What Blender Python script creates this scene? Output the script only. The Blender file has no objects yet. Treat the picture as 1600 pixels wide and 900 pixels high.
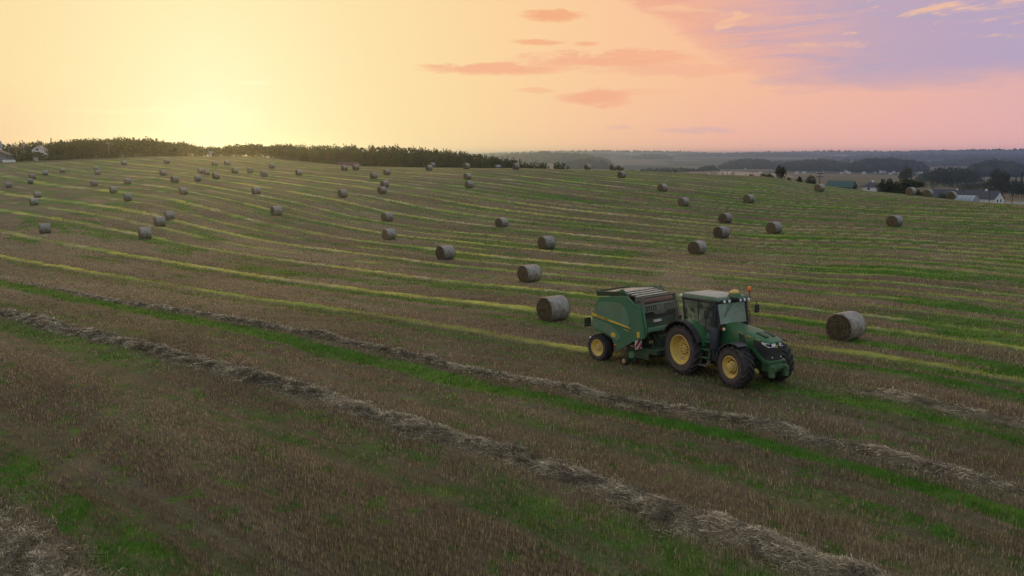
import bpy, bmesh, math, random
import numpy as np
from mathutils import Vector, Matrix
random.seed(7)
rng = np.random.default_rng(11)
sc = bpy.context.scene
C = sc.collection
R = math.radians

# ------------------------------------------------------------------ camera
FOC, PITCH = 1300.0, math.atan(210 / 1300.0)
camd = bpy.data.cameras.new('camera')
cam = bpy.data.objects.new('camera', camd)
C.objects.link(cam)
CAMZ = 9.0
cam.location = (0, 0, CAMZ)
cam.rotation_euler = (R(90) - PITCH, 0, 0)
camd.sensor_width = 36
camd.lens = FOC / 1600 * 36
camd.clip_start, camd.clip_end = 0.1, 40000
sc.camera = cam
sc.render.resolution_x, sc.render.resolution_y = 1024, 576

# ------------------------------------------------------------------ exposure, sun
vs = sc.view_settings
vs.view_transform = 'Standard'
vs.look = 'None'
vs.gamma = 1
vs.exposure = 0.0
sc.cycles.use_denoising = True
sc.cycles.denoiser = 'OPENIMAGEDENOISE'
sc.cycles.denoising_input_passes = 'RGB_ALBEDO_NORMAL'
sc.cycles.denoising_prefilter = 'NONE'
sc.cycles.volume_bounces = 1
sc.cycles.max_bounces = 8
sc.cycles.transparent_max_bounces = 12

SUN_AZ, SUN_EL = R(-19.5), R(2.6)
sund = bpy.data.lights.new('sun', 'SUN')
sund.energy = 1.15
sund.angle = R(3)
sund.color = (1.0, 0.44, 0.10)
sun = bpy.data.objects.new('sun', sund)
C.objects.link(sun)
sdir = Vector((math.sin(SUN_AZ) * math.cos(SUN_EL), math.cos(SUN_AZ) * math.cos(SUN_EL), math.sin(SUN_EL)))
sun.rotation_euler = sdir.to_track_quat('Z', 'Y').to_euler()


# ------------------------------------------------------------------ node helper
class NT:
    def __init__(s, nt):
        s.nt = nt

    def n(s, t, **kw):
        nd = s.nt.nodes.new(t)
        for k, v in kw.items():
            setattr(nd, k, v)
        return nd

    def lk(s, a, b):
        s.nt.links.new(a, b)

    def val(s, sock, v):
        if isinstance(v, (int, float)):
            sock.default_value = v
        elif isinstance(v, (tuple, list)):
            sock.default_value = v if len(v) == len(sock.default_value) else tuple(v) + (1,)
        else:
            s.lk(v, sock)

    def m(s, op, a, b=0.0, c=0.0, clamp=False):
        nd = s.n('ShaderNodeMath', operation=op, use_clamp=clamp)
        for i, v in enumerate((a, b, c)):
            s.val(nd.inputs[i], v)
        return nd.outputs[0]

    def mix(s, f, a, b, mode='MIX'):
        nd = s.n('ShaderNodeMix', data_type='RGBA', blend_type=mode)
        s.val(nd.inputs[0], f)
        s.val(nd.inputs[6], a)
        s.val(nd.inputs[7], b)
        return nd.outputs[2]

    def ss(s, v, a, b):
        nd = s.n('ShaderNodeMapRange', interpolation_type='SMOOTHSTEP')
        s.val(nd.inputs[0], v)
        nd.inputs[1].default_value, nd.inputs[2].default_value = a, b
        return nd.outputs[0]

    def noise(s, vec, scale, detail=4.0, rough=0.55, dim='3D', dist=0.0):
        nd = s.n('ShaderNodeTexNoise', noise_dimensions=dim)
        if vec is not None:
            s.lk(vec, nd.inputs['Vector'])
        nd.inputs['Scale'].default_value = scale
        nd.inputs['Detail'].default_value = detail
        nd.inputs['Roughness'].default_value = rough
        nd.inputs['Distortion'].default_value = dist
        return nd.outputs[0]

    def ramp(s, f, stops, interp='LINEAR'):
        nd = s.n('ShaderNodeValToRGB')
        cr = nd.color_ramp
        cr.interpolation = interp
        while len(cr.elements) < len(stops):
            cr.elements.new(0.5)
        for e, (p, c) in zip(cr.elements, stops):
            e.position = p
            e.color = tuple(c) + (1,)
        s.lk(f, nd.inputs[0])
        return nd.outputs[0]


# ------------------------------------------------------------------ sky (world)
def build_world():
    w = bpy.data.worlds.new('World')
    sc.world = w
    w.use_nodes = True
    nt = w.node_tree
    nt.nodes.clear()
    g = NT(nt)
    tc = g.n('ShaderNodeTexCoord')
    sep = g.n('ShaderNodeSeparateXYZ')
    g.lk(tc.outputs['Generated'], sep.inputs[0])
    x, y, z = sep.outputs
    az = g.m('MULTIPLY', g.m('ARCTAN2', x, y), 180 / math.pi)
    el = g.m('MULTIPLY', g.m('ARCSINE', g.m('MINIMUM', g.m('MAXIMUM', z, -1.0), 1.0)), 180 / math.pi)
    dA = g.m('SUBTRACT', az, math.degrees(SUN_AZ))
    dA = g.m('ABSOLUTE', g.m('WRAP', dA, 180.0, -180.0))
    dE = g.m('SUBTRACT', el, math.degrees(SUN_EL))
    d = g.m('SQRT', g.m('ADD', g.m('POWER', dA, 2.0), g.m('POWER', g.m('MULTIPLY', dE, 0.75), 2.0)))
    stops = [(0, (1.0, .94, .58)), (5, (1.0, .86, .47)), (11, (.985, .76, .40)), (18, (.98, .685, .36)),
             (26, (.97, .60, .34)), (34, (.94, .53, .34)), (44, (.86, .47, .38)), (52, (.74, .44, .44)),
             (75, (.60, .47, .50)), (120, (.50, .50, .56)), (180, (.45, .48, .56))]
    col = g.ramp(g.m('DIVIDE', d, 180.0), [(a / 180, c) for a, c in stops])
    # low band: pinker close to the horizon away from the sun
    low = g.m('MULTIPLY', g.ss(el, 5.5, 0.0), g.ss(dA, 14.0, 44.0))
    col = g.mix(g.m('MULTIPLY', low, 0.55), col, (.84, .44, .43))
    leftlow = g.m('MULTIPLY', g.ss(el, 5.0, 0.0), g.ss(az, -24.0, -33.0))
    col = g.mix(g.m('MULTIPLY', leftlow, 0.6), col, (.97, .60, .36))
    # overhead: Nishita dusk sky
    sky = g.n('ShaderNodeTexSky', sky_type='NISHITA', sun_disc=False)
    sky.sun_elevation = SUN_EL
    sky.sun_rotation = SUN_AZ
    zen = g.mix(1.0, g.mix(1.0, sky.outputs[0], (.10, .10, .10), 'MULTIPLY'), (.54, .63, .70), 'ADD')
    col = g.mix(g.ss(el, 13.0, 62.0), col, zen)

    # ---------------- clouds, laid out on the sky dome by azimuth and elevation
    cv = g.n('ShaderNodeCombineXYZ')
    g.lk(g.m('MULTIPLY', az, 0.13), cv.inputs[0])
    g.lk(g.m('MULTIPLY', el, 0.55), cv.inputs[1])
    n1 = g.noise(cv.outputs[0], 1.0, 6.0, 0.6, dist=0.4)
    cv2 = g.n('ShaderNodeCombineXYZ')
    g.lk(g.m('ADD', g.m('MULTIPLY', az, 0.20), g.m('MULTIPLY', el, 0.1)), cv2.inputs[0])
    g.lk(g.m('ADD', g.m('MULTIPLY', el, 0.95), g.m('MULTIPLY', az, -0.09)), cv2.inputs[1])
    cv2.inputs[2].default_value = 3.7
    n2 = g.noise(cv2.outputs[0], 1.0, 5.0, 0.6, dist=0.8)
    n1c = g.m('SUBTRACT', n1, 0.5)
    cv3 = g.n('ShaderNodeCombineXYZ')
    g.lk(g.m('MULTIPLY', az, 0.42), cv3.inputs[0])
    g.lk(g.m('MULTIPLY', el, 1.7), cv3.inputs[1])
    cv3.inputs[2].default_value = 9.1
    n3c = g.m('SUBTRACT', g.noise(cv3.outputs[0], 1.0, 6.0, 0.65, dist=0.5), 0.5)
    n2c = g.m('SUBTRACT', n2, 0.5)
    # the large bank: everything above ~4 degrees and right of a leaning edge
    edge_e = g.m('SUBTRACT', el, 4.15)
    lean = g.m('ADD', 7.6, g.m('MULTIPLY', g.m('SUBTRACT', 10.0, el), 1.75))
    edge_a = g.m('MULTIPLY', g.m('SUBTRACT', az, lean), 0.42)
    sd = g.m('MINIMUM', edge_e, edge_a)
    sd = g.m('MINIMUM', sd, g.m('MULTIPLY', g.m('SUBTRACT', 75.0, az), 0.3))
    sd = g.m('ADD', g.m('ADD', sd, .35), g.m('ADD', g.m('MULTIPLY', n1c, 1.5), g.m('ADD', g.m('MULTIPLY', n2c, 1.2), g.m('MULTIPLY', n3c, .9))))
    bank = g.ss(sd, -0.25, 0.5)
    bank = g.m('MULTIPLY', bank, g.ss(el, 42.0, 18.0))
    bcol = g.ramp(g.m('DIVIDE', g.m('ADD', az, g.m('MULTIPLY', n1c, 8.0)), 60.0),
                  [(0.14, (.87, .41, .26)), (0.21, (.81, .42, .33)), (0.28, (.67, .40, .42)), (0.36, (.52, .38, .49)), (0.52, (.45, .37, .54)), (1.0, (.35, .33, .46))])
    cv4 = g.n('ShaderNodeCombineXYZ')
    g.lk(g.m('ADD', g.m('MULTIPLY', az, 0.11), g.m('MULTIPLY', el, 0.12)), cv4.inputs[0])
    g.lk(g.m('ADD', g.m('MULTIPLY', el, 1.25), g.m('MULTIPLY', az, -0.06)), cv4.inputs[1])
    cv4.inputs[2].default_value = 21.3
    n4 = g.noise(cv4.outputs[0], 1.0, 7.0, 0.6, dist=0.7)
    warm = g.m('MULTIPLY', g.ss(n4, 0.44, 0.66), g.ss(az, 25.0, 13.0))
    bcol = g.mix(g.m('MULTIPLY', warm, 0.75), bcol, (.88, .47, .33))
    cool = g.ss(n4, 0.50, 0.34)
    bcol = g.mix(g.m('MULTIPLY', cool, g.ss(az, 10.0, 20.0)), bcol, (.45, .38, .52))
    gap = g.m('MULTIPLY', g.ss(g.m('ADD', n2, g.m('MULTIPLY', n3c, .25)), 0.53, 0.68), g.ss(el, 5.8, 7.4))
    bcol = g.mix(g.m('MULTIPLY', gap, 0.75), bcol, (.94, .56, .33))
    bcol = g.mix(g.m('MULTIPLY', g.ss(sd, 1.6, 0.2), 0.45), bcol, (.93, .48, .33))
    col = g.mix(g.m('MULTIPLY', bank, 0.92), col, bcol)
    # small streak clouds
    px = lambda p: math.degrees(math.atan((p - 800) / FOC))
    ey = lambda p: (240 - p) / FOC * 57.3
    for (cx, cy, wd, hg, cc, op) in [(862, 36, 52, 11, (.91, .43, .23), .95), (842, 75, 42, 5, (.91, .42, .23), .75), (914, 78, 22, 4, (.91, .42, .23), .7),
                                     (770, 114, 125, 9, (.92, .44, .26), .85), (945, 103, 150, 13, (.91, .44, .27), .85), (1060, 118, 150, 9, (.90, .45, .30), .6), (925, 156, 62, 13, (.91, .42, .26), .8),
                                     (838, 145, 36, 5, (.92, .46, .27), .5), (1000, 148, 70, 5, (.92, .48, .30), .35),
                                     (1085, 206, 66, 6, (.68, .44, .46), .5), (965, 201, 26, 6, (.75, .46, .42), .4),
                                     (402, 138, 28, 4, (1.0, .97, .62), .5), (250, 182, 120, 4, (1.0, .92, .52), .4), (335, 186, 85, 22, (1.0, .97, .60), .45),
                                     (1225, 140, 60, 8, (.60, .40, .45), .45)]:
        a0, e0, aw, eh = px(cx), ey(cy), wd / FOC * 57.3, hg / FOC * 57.3
        u = g.m('DIVIDE', g.m('SUBTRACT', az, a0), aw)
        v = g.m('ADD', g.m('DIVIDE', g.m('SUBTRACT', el, e0), eh), g.m('ADD', g.m('MULTIPLY', n2c, 2.6), g.m('MULTIPLY', n3c, 1.6)))
        q = g.m('ADD', g.m('ADD', g.m('POWER', u, 2.0), g.m('POWER', v, 2.0)), g.m('MULTIPLY', n3c, 1.5))
        col = g.mix(g.m('MULTIPLY', g.ss(q, 1.25, 0.1), op), col, cc)
    # below the horizon: dull ground tone (never in view)
    col = g.mix(g.ss(el, -0.6, -3.0), col, (.10, .09, .07))
    bg = g.n('ShaderNodeBackground')
    g.lk(col, bg.inputs[0])
    bg.inputs[1].default_value = 1.0
    out = g.n('ShaderNodeOutputWorld')
    g.lk(bg.outputs[0], out.inputs[0])


build_world()

# ------------------------------------------------------------------ general helpers
def tag(o, label=None, cat=None, group=None, kind=None):
    if label: o['label'] = label
    if cat: o['category'] = cat
    if group: o['group'] = group
    if kind: o['kind'] = kind
    return o


def empty(name, loc=(0, 0, 0), rz=0.0, label=None, cat=None, group=None, parent=None):
    o = bpy.data.objects.new(name, None)
    o.empty_display_size = 0.2
    C.objects.link(o)
    o.location = loc
    o.rotation_euler = (0, 0, rz)
    if parent is not None: o.parent = parent
    return tag(o, label, cat, group)


def mesh_np(name, V, F, mat=None, smooth=False, attrs=None):
    """V (n,3); F (m,k) one face size."""
    V = np.asarray(V, np.float32)
    F = np.asarray(F, np.int32)
    me = bpy.data.meshes.new(name)
    me.vertices.add(len(V))
    me.vertices.foreach_set('co', V.ravel())
    k = F.shape[1]
    me.loops.add(F.size)
    me.loops.foreach_set('vertex_index', F.ravel())
    me.polygons.add(len(F))
    me.polygons.foreach_set('loop_start', np.arange(0, F.size, k, dtype=np.int32))
    me.polygons.foreach_set('loop_total', np.full(len(F), k, np.int32))
    if smooth: me.polygons.foreach_set('use_smooth', np.ones(len(F), bool))
    for an, arr in (attrs or {}).items():
        a = me.attributes.new(an, 'FLOAT_COLOR', 'POINT')
        c4 = np.ones((len(V), 4), np.float32)
        c4[:, :3] = arr
        a.data.foreach_set('color', c4.ravel())
    me.update(calc_edges=True)
    if mat: me.materials.append(mat)
    return me


def link(name, me, parent=None, loc=None):
    o = bpy.data.objects.new(name, me)
    C.objects.link(o)
    if parent is not None: o.parent = parent
    if loc is not None: o.location = loc
    return o


class MB:
    """collects shapes, then links them as one mesh object"""
    def __init__(s):
        s.v, s.f = [], []

    def add(s, vs_, fs_):
        b = len(s.v)
        s.v += [tuple(p) for p in vs_]
        s.f += [tuple(i + b for i in f) for f in fs_]
        return s

    def hexa(s, p):
        return s.add(p, [(0, 3, 2, 1), (4, 5, 6, 7), (0, 1, 5, 4), (1, 2, 6, 5), (2, 3, 7, 6), (3, 0, 4, 7)])

    def box(s, x0, x1, y0, y1, z0, z1):
        return s.hexa([(x0, y0, z0), (x1, y0, z0), (x1, y1, z0), (x0, y1, z0), (x0, y0, z1), (x1, y0, z1), (x1, y1, z1), (x0, y1, z1)])

    def tube(s, pts, r, n=8, cap=True):
        pts = [Vector(p) for p in pts]
        rr = r if isinstance(r, (list, tuple)) else [r] * len(pts)
        rings = []
        up = Vector((0, 0, 1))
        for i, p in enumerate(pts):
            d = (pts[min(i + 1, len(pts) - 1)] - pts[max(i - 1, 0)]).normalized()
            a = d.cross(up if abs(d.z) < .95 else Vector((1, 0, 0))).normalized()
            b = d.cross(a)
            rings.append([p + (a * math.cos(t) + b * math.sin(t)) * rr[i] for t in [2 * math.pi * k / n for k in range(n)]])
        vs_ = [q for ring in rings for q in ring]
        fs_ = [(i * n + k, i * n + (k + 1) % n, (i + 1) * n + (k + 1) % n, (i + 1) * n + k) for i in range(len(pts) - 1) for k in range(n)]
        if cap:
            fs_ += [tuple(range(n - 1, -1, -1)), tuple(range((len(pts) - 1) * n, len(pts) * n))]
        return s.add(vs_, fs_)

    def lathe(s, prof, c=(0, 0, 0), n=24, axis='y', close=False):
        """prof: list of (along, radius) about an axis through c"""
        vs_ = []
        for a, r in prof:
            for k in range(n):
                t = 2 * math.pi * k / n
                q = (r * math.cos(t), a, r * math.sin(t)) if axis == 'y' else ((a, r * math.cos(t), r * math.sin(t)) if axis == 'x' else (r * math.cos(t), r * math.sin(t), a))
                vs_.append((q[0] + c[0], q[1] + c[1], q[2] + c[2]))
        m = len(prof)
        fs_ = [(i * n + k, i * n + (k + 1) % n, (i + 1) * n + (k + 1) % n, (i + 1) * n + k) for i in range(m - 1) for k in range(n)]
        if close:
            fs_ += [((m - 1) * n + k, (m - 1) * n + (k + 1) % n, (k + 1) % n, k) for k in range(n)]
        return s.add(vs_, fs_)

    def prism(s, poly, y0, y1):
        """polygon in x,z extruded along y"""
        n = len(poly)
        vs_ = [(x, y0, z) for x, z in poly] + [(x, y1, z) for x, z in poly]
        fs_ = [tuple(range(n)), tuple(range(2 * n - 1, n - 1, -1))] + [(i, i + n, (i + 1) % n + n, (i + 1) % n) for i in range(n)]
        return s.add(vs_, fs_)

    def loft(s, secs, cap=True):
        n = len(secs[0])
        vs_ = [p for q in secs for p in q]
        fs_ = [(i * n + k, i * n + k + 1, (i + 1) * n + k + 1, (i + 1) * n + k) for i in range(len(secs) - 1) for k in range(n - 1)]
        fs_ += [(i * n + n - 1, i * n, (i + 1) * n, (i + 1) * n + n - 1) for i in range(len(secs) - 1)]
        if cap: fs_ += [tuple(range(n - 1, -1, -1)), tuple(range((len(secs) - 1) * n, len(secs) * n))]
        return s.add(vs_, fs_)

    def arc(s, cx, cz, r0, r1, a0, a1, y0, y1, n=14):
        """curved slab round an axis parallel to y"""
        secs = []
        for i in range(n + 1):
            t = R(a0 + (a1 - a0) * i / n)
            c_, s_ = math.cos(t), math.sin(t)
            secs.append([(cx + r0 * c_, y0, cz + r0 * s_), (cx + r1 * c_, y0, cz + r1 * s_), (cx + r1 * c_, y1, cz + r1 * s_), (cx + r0 * c_, y1, cz + r0 * s_)])
        return s.loft(secs)

    def mesh(s, name, mat, smooth=None, bevel=0):
        me = bpy.data.meshes.new(name)
        me.from_pydata(s.v, [], s.f)
        bm = bmesh.new()
        bm.from_mesh(me)
        bmesh.ops.recalc_face_normals(bm, faces=bm.faces)
        if bevel:
            es = [e for e in bm.edges if len(e.link_faces) == 2 and e.calc_face_angle(0) > .5]
            bmesh.ops.bevel(bm, geom=es, offset=bevel, segments=2, affect='EDGES', profile=.6, clamp_overlap=True)
        if smooth is not None:
            for f in bm.faces: f.smooth = True
            for e in bm.edges:
                if len(e.link_faces) == 2 and e.calc_face_angle(0) > R(smooth): e.smooth = False
        bm.to_mesh(me)
        bm.free()
        me.materials.append(mat)
        return me

    def build(s, name, mat, parent=None, smooth=None, bevel=0):
        return link(name, s.mesh(name, mat, smooth, bevel), parent)


def copy_tree(o, parent=None):
    c = o.copy()
    C.objects.link(c)
    if parent is not None: c.parent = parent
    for ch in list(o.children):
        copy_tree(ch, c)
    return c


# ------------------------------------------------------------------ materials
def mat(name, col, col2=None, rough=.6, scale=6.0, spec=.3, metal=0.0, bump=0.0, bscale=None, detail=5.0, dust=None, dust_h=None, trans=0.0):
    m_ = bpy.data.materials.new(name)
    m_.use_nodes = True
    nt = m_.node_tree
    nt.nodes.clear()
    g = NT(nt)
    b = g.n('ShaderNodeBsdfPrincipled')
    out = g.n('ShaderNodeOutputMaterial')
    tc = g.n('ShaderNodeTexCoord')
    vec = tc.outputs['Object']
    nz = g.noise(vec, scale, detail, .6)
    c = g.mix(g.ss(nz, .33, .67), col, col2 or tuple(.8 * q for q in col))
    if dust:
        nz2 = g.noise(vec, scale * .45, 6.0, .65)
        f = g.ss(nz2, .42, .72)
        if dust_h:
            sp = g.n('ShaderNodeSeparateXYZ')
            g.lk(vec, sp.inputs[0])
            f = g.m('MAXIMUM', g.m('MULTIPLY', f, .6), g.m('MULTIPLY', g.ss(sp.outputs[2], dust_h[1], dust_h[0]), .75))
        c = g.mix(g.m('MULTIPLY', f, .6), c, dust)
    g.lk(c, b.inputs['Base Color'])
    b.inputs['Roughness'].default_value = rough
    b.inputs['Specular IOR Level'].default_value = spec
    b.inputs['Metallic'].default_value = metal
    if bump:
        bp = g.n('ShaderNodeBump')
        bp.inputs['Strength'].default_value = bump
        bp.inputs['Distance'].default_value = .03
        g.lk(g.noise(vec, bscale or scale * 4, 5.0, .65), bp.inputs['Height'])
        g.lk(bp.outputs[0], b.inputs['Normal'])
    sh = b.outputs[0]
    if trans:
        t = g.n('ShaderNodeBsdfTranslucent')
        g.lk(c, t.inputs[0])
        mx = g.n('ShaderNodeMixShader')
        mx.inputs[0].default_value = trans
        g.lk(sh, mx.inputs[1])
        g.lk(t.outputs[0], mx.inputs[2])
        sh = mx.outputs[0]
    g.lk(sh, out.inputs[0])
    return m_


def blade_mat(name, trans=.35, var=.45):
    """colour from the point colour 'col', varied blade by blade"""
    m_ = bpy.data.materials.new(name)
    m_.use_nodes = True
    nt = m_.node_tree
    nt.nodes.clear()
    g = NT(nt)
    at = g.n('ShaderNodeAttribute', attribute_name='col')
    geo = g.n('ShaderNodeNewGeometry')
    v = g.m('ADD', 1 - var, g.m('MULTIPLY', geo.outputs['Random Per Island'], 2 * var))
    cv = g.n('ShaderNodeCombineXYZ')
    for i in range(3): g.lk(v, cv.inputs[i])
    c = g.mix(1.0, at.outputs[0], cv.outputs[0], 'MULTIPLY')
    d = g.n('ShaderNodeBsdfDiffuse')
    g.lk(c, d.inputs[0])
    t = g.n('ShaderNodeBsdfTranslucent')
    g.lk(c, t.inputs[0])
    mx = g.n('ShaderNodeMixShader')
    mx.inputs[0].default_value = trans
    g.lk(d.outputs[0], mx.inputs[1])
    g.lk(t.outputs[0], mx.inputs[2])
    out = g.n('ShaderNodeOutputMaterial')
    g.lk(mx.outputs[0], out.inputs[0])
    return m_


# ------------------------------------------------------------------ noise in numpy
def _hash(ix, iy, seed):
    h = (ix.astype(np.int64) * 374761393 + iy.astype(np.int64) * 668265263 + seed * 1442695041) & 0xffffffff
    h = ((h ^ (h >> 13)) * 1274126177) & 0xffffffff
    return ((h ^ (h >> 16)) & 0xffff) / 65535.0


def vnoise(x, y, seed=0):
    x0, y0 = np.floor(x), np.floor(y)
    fx, fy = x - x0, y - y0
    fx, fy = fx * fx * (3 - 2 * fx), fy * fy * (3 - 2 * fy)
    a, b = _hash(x0, y0, seed), _hash(x0 + 1, y0, seed)
    c, d = _hash(x0, y0 + 1, seed), _hash(x0 + 1, y0 + 1, seed)
    return (a * (1 - fx) + b * fx) * (1 - fy) + (c * (1 - fx) + d * fx) * fy


def fbm(x, y, seed=0, oct=4):
    s_, a, tot = 0, 1.0, 0
    for i in range(oct):
        s_ = s_ + a * vnoise(x * 2 ** i, y * 2 ** i, seed + i * 17)
        tot += a
        a *= .55
    return s_ / tot


def sst(x, a, b):
    t = np.clip((x - a) / (b - a), 0, 1)
    return t * t * (3 - 2 * t)


# ------------------------------------------------------------------ lie of the land
COLS = {  # image column the profile was read along -> (distance, drop below the camera)
    -150: [(5, 8.7), (20, 8.7), (40, 8.7), (60, 9.2), (85, 9.9), (115, 10.6), (146, 10.9), (175, 10.7), (210, 9.9), (245, 8.4), (290, 6.2), (341, 4.0), (420, 4.6), (490, 6), (700, 9), (1500, 20), (4000, 25), (9000, 0)],
    0: [(5, 8.7), (20, 8.7), (40, 8.7), (60, 9.2), (85, 9.9), (115, 10.5), (146, 10.6), (175, 10.3), (210, 9.4), (245, 7.9), (290, 5.5), (341, 3.15), (420, 4.2), (490, 5), (700, 9), (1500, 20), (4000, 25), (9000, 0)],
    250: [(5, 8.7), (20, 8.7), (40, 8.7), (60, 9.2), (85, 9.8), (100, 9.9), (122, 9.35), (146, 8.1), (171, 6.9), (195, 5.8), (250, 3.5), (317, .85), (400, 1.4), (490, 2.5), (700, 9), (1500, 20), (4000, 25), (9000, 0)],
    400: [(5, 8.7), (20, 8.7), (40, 8.7), (60, 9.3), (85, 9.9), (100, 10.), (122, 9.4), (146, 7.8), (171, 6.4), (195, 5.3), (245, 3.4), (330, 1.05), (420, 1.7), (490, 3), (700, 10), (1500, 22), (4000, 25), (9000, 0)],
    600: [(5, 8.7), (20, 8.7), (40, 8.7), (60, 9.3), (85, 9.8), (100, 10.0), (122, 9.4), (146, 7.4), (171, 5.9), (195, 4.8), (240, 3.7), (300, 5.2), (400, 7.2), (490, 9), (700, 13), (1500, 30), (4000, 32), (9000, 0)],
    700: [(5, 8.7), (20, 8.7), (40, 8.7), (60, 9.3), (85, 9.8), (100, 9.8), (122, 9.1), (146, 7.2), (171, 5.4), (195, 4.1), (220, 3.65), (260, 4.6), (300, 6.0), (400, 9.2), (490, 12), (700, 16), (1500, 34), (4000, 34), (9000, 0)],
    800: [(5, 8.7), (20, 8.7), (40, 8.6), (60, 9.2), (85, 9.7), (103, 9.5), (122, 8.8), (146, 7.0), (171, 4.95), (200, 3.4), (225, 4.0), (270, 6), (365, 13), (490, 18), (730, 25), (975, 28), (1460, 33), (1830, 37), (2700, 42), (3700, 36), (5500, 23), (9000, 0)],
    1000: [(5, 8.7), (20, 8.7), (40, 8.5), (60, 9.0), (85, 9.4), (103, 9.1), (125, 8.15), (146, 6.7), (165, 5.2), (195, 3.95), (225, 5.2), (270, 8), (365, 15), (490, 23), (730, 26), (975, 29), (1460, 34), (1830, 37), (2700, 42), (3700, 36), (5500, 23), (9000, 0)],
    1200: [(5, 8.7), (20, 8.6), (40, 8.4), (60, 8.8), (85, 9.1), (103, 8.9), (125, 8.1), (146, 6.75), (170, 5.2), (187, 4.85), (215, 6.5), (260, 10), (365, 17), (490, 22), (730, 26), (975, 29), (1460, 34), (1830, 37), (2700, 42), (3700, 36), (5500, 23), (9000, 0)],
    1300: [(5, 8.7), (20, 8.6), (40, 8.4), (75, 8.8), (97, 8.5), (125, 7.7), (152, 6.75), (172, 6.35), (200, 8.2), (250, 12.5), (305, 16.5), (400, 21), (490, 23), (730, 26), (975, 29), (1460, 34), (1830, 37), (2700, 42), (3700, 36), (5500, 23), (9000, -4)],
    1400: [(5, 8.7), (20, 8.5), (40, 8.4), (75, 8.4), (97, 8.2), (122, 7.7), (145, 7.05), (162, 6.95), (190, 9.2), (245, 14), (305, 17), (400, 21), (490, 23), (730, 26), (975, 29), (1460, 34), (1830, 37), (2700, 42), (3700, 36), (5500, 23), (9000, -8)],
    1600: [(5, 8.7), (20, 8.5), (40, 8.4), (75, 8.3), (100, 7.9), (122, 7.25), (138, 7.3), (170, 9.4), (245, 14), (305, 17), (400, 21), (490, 23), (730, 26), (975, 29), (1460, 34), (1830, 37), (2700, 41), (3700, 34), (5500, 16), (9000, -27)],
    1750: [(5, 8.7), (20, 8.5), (40, 8.4), (75, 8.3), (100, 7.9), (122, 7.25), (138, 7.3), (170, 9.4), (245, 14), (305, 17), (400, 21), (490, 23), (730, 26), (975, 29), (1460, 34), (1830, 37), (2700, 41), (3700, 34), (5500, 16), (9000, -27)],
}


def pchip(xk, yk, x):
    xk, yk = np.asarray(xk, float), np.asarray(yk, float)
    h = np.diff(xk)
    dl = np.diff(yk) / h
    m_ = np.zeros_like(yk)
    for i in range(1, len(xk) - 1):
        if dl[i - 1] * dl[i] > 0:
            w1, w2 = 2 * h[i] + h[i - 1], h[i] + 2 * h[i - 1]
            m_[i] = (w1 + w2) / (w1 / dl[i - 1] + w2 / dl[i])
    m_[0], m_[-1] = dl[0], dl[-1]
    i = np.clip(np.searchsorted(xk, x) - 1, 0, len(xk) - 2)
    t = np.clip((x - xk[i]) / h[i], 0, 1)
    return ((1 + 2 * t) * (1 - t) ** 2 * yk[i] + t * (1 - t) ** 2 * h[i] * m_[i] + t * t * (3 - 2 * t) * yk[i + 1] + t * t * (t - 1) * h[i] * m_[i + 1])


_azk = np.array([math.atan((p - 800) / FOC) for p in COLS])
_LR = np.linspace(math.log(5), math.log(9000), 420)
_AZ = np.linspace(_azk[0], _azk[-1], 260)
_T0 = np.array([pchip([math.log(r) for r, d in COLS[k]], [d for r, d in COLS[k]], _LR) for k in COLS])
_T = np.array([np.interp(_AZ, _azk, _T0[:, j]) for j in range(len(_LR))]).T
_ker = np.exp(-np.linspace(-2.2, 2.2, 13) ** 2)
_ker /= _ker.sum()
_T = np.apply_along_axis(lambda q: np.convolve(np.pad(q, 6, mode='edge'), _ker, mode='valid'), 0, _T)
TRX, TRY, TRYAW = 7.58, 31.7, R(-62)


def ground_z(x, y):
    x, y = np.asarray(x, float), np.asarray(y, float)
    r = np.maximum(np.hypot(x, y), 5.01)
    a = np.clip(np.arctan2(x, y), _AZ[0], _AZ[-1])
    u = np.clip((a - _AZ[0]) / (_AZ[1] - _AZ[0]), 0, len(_AZ) - 1.001)
    v = np.clip((np.log(r) - _LR[0]) / (_LR[1] - _LR[0]), 0, len(_LR) - 1.001)
    i, j = u.astype(int), v.astype(int)
    fu, fv = u - i, v - j
    d = (_T[i, j] * (1 - fu) + _T[i + 1, j] * fu) * (1 - fv) + (_T[i, j + 1] * (1 - fu) + _T[i + 1, j + 1] * fu) * fv
    # the small rise the tractor is climbing
    lx = (x - TRX) * math.cos(TRYAW) + (y - TRY) * math.sin(TRYAW)
    w_ = np.exp(-((x - TRX) ** 2 + (y - TRY) ** 2) / (2 * 6.5 ** 2))
    und = (fbm(x / 420, y / 420, 5, 3) - .5) * np.clip((r - 700) / 1500, 0, 1) * 9
    return CAMZ - d + w_ * (.05 * lx + .10) + und


def gz(x, y):
    return float(ground_z(np.array([x]), np.array([y]))[0])


def ray(px, py):
    x, y = (px - 800) / FOC, -(py - 450) / FOC
    c_, s_ = math.cos(PITCH), math.sin(PITCH)
    return np.array([x, c_ + y * s_, -s_ + y * c_])


def land_at(px, py, rmax=330.):
    """where the line of sight through this point of the photograph meets the field"""
    d = ray(px, py)
    rr = np.exp(np.linspace(math.log(10), math.log(rmax), 4000))
    k = rr / math.hypot(d[0], d[1])
    h = CAMZ + k * d[2] - ground_z(k * d[0], k * d[1])
    b = np.where(h <= 0)[0]
    i = b[0] if len(b) else int(np.argmin(h / rr))
    return k[i] * d[0], k[i] * d[1]


def polar(px, r):
    a = math.atan((px - 800) / FOC)
    return r * math.sin(a), r * math.cos(a)


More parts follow.
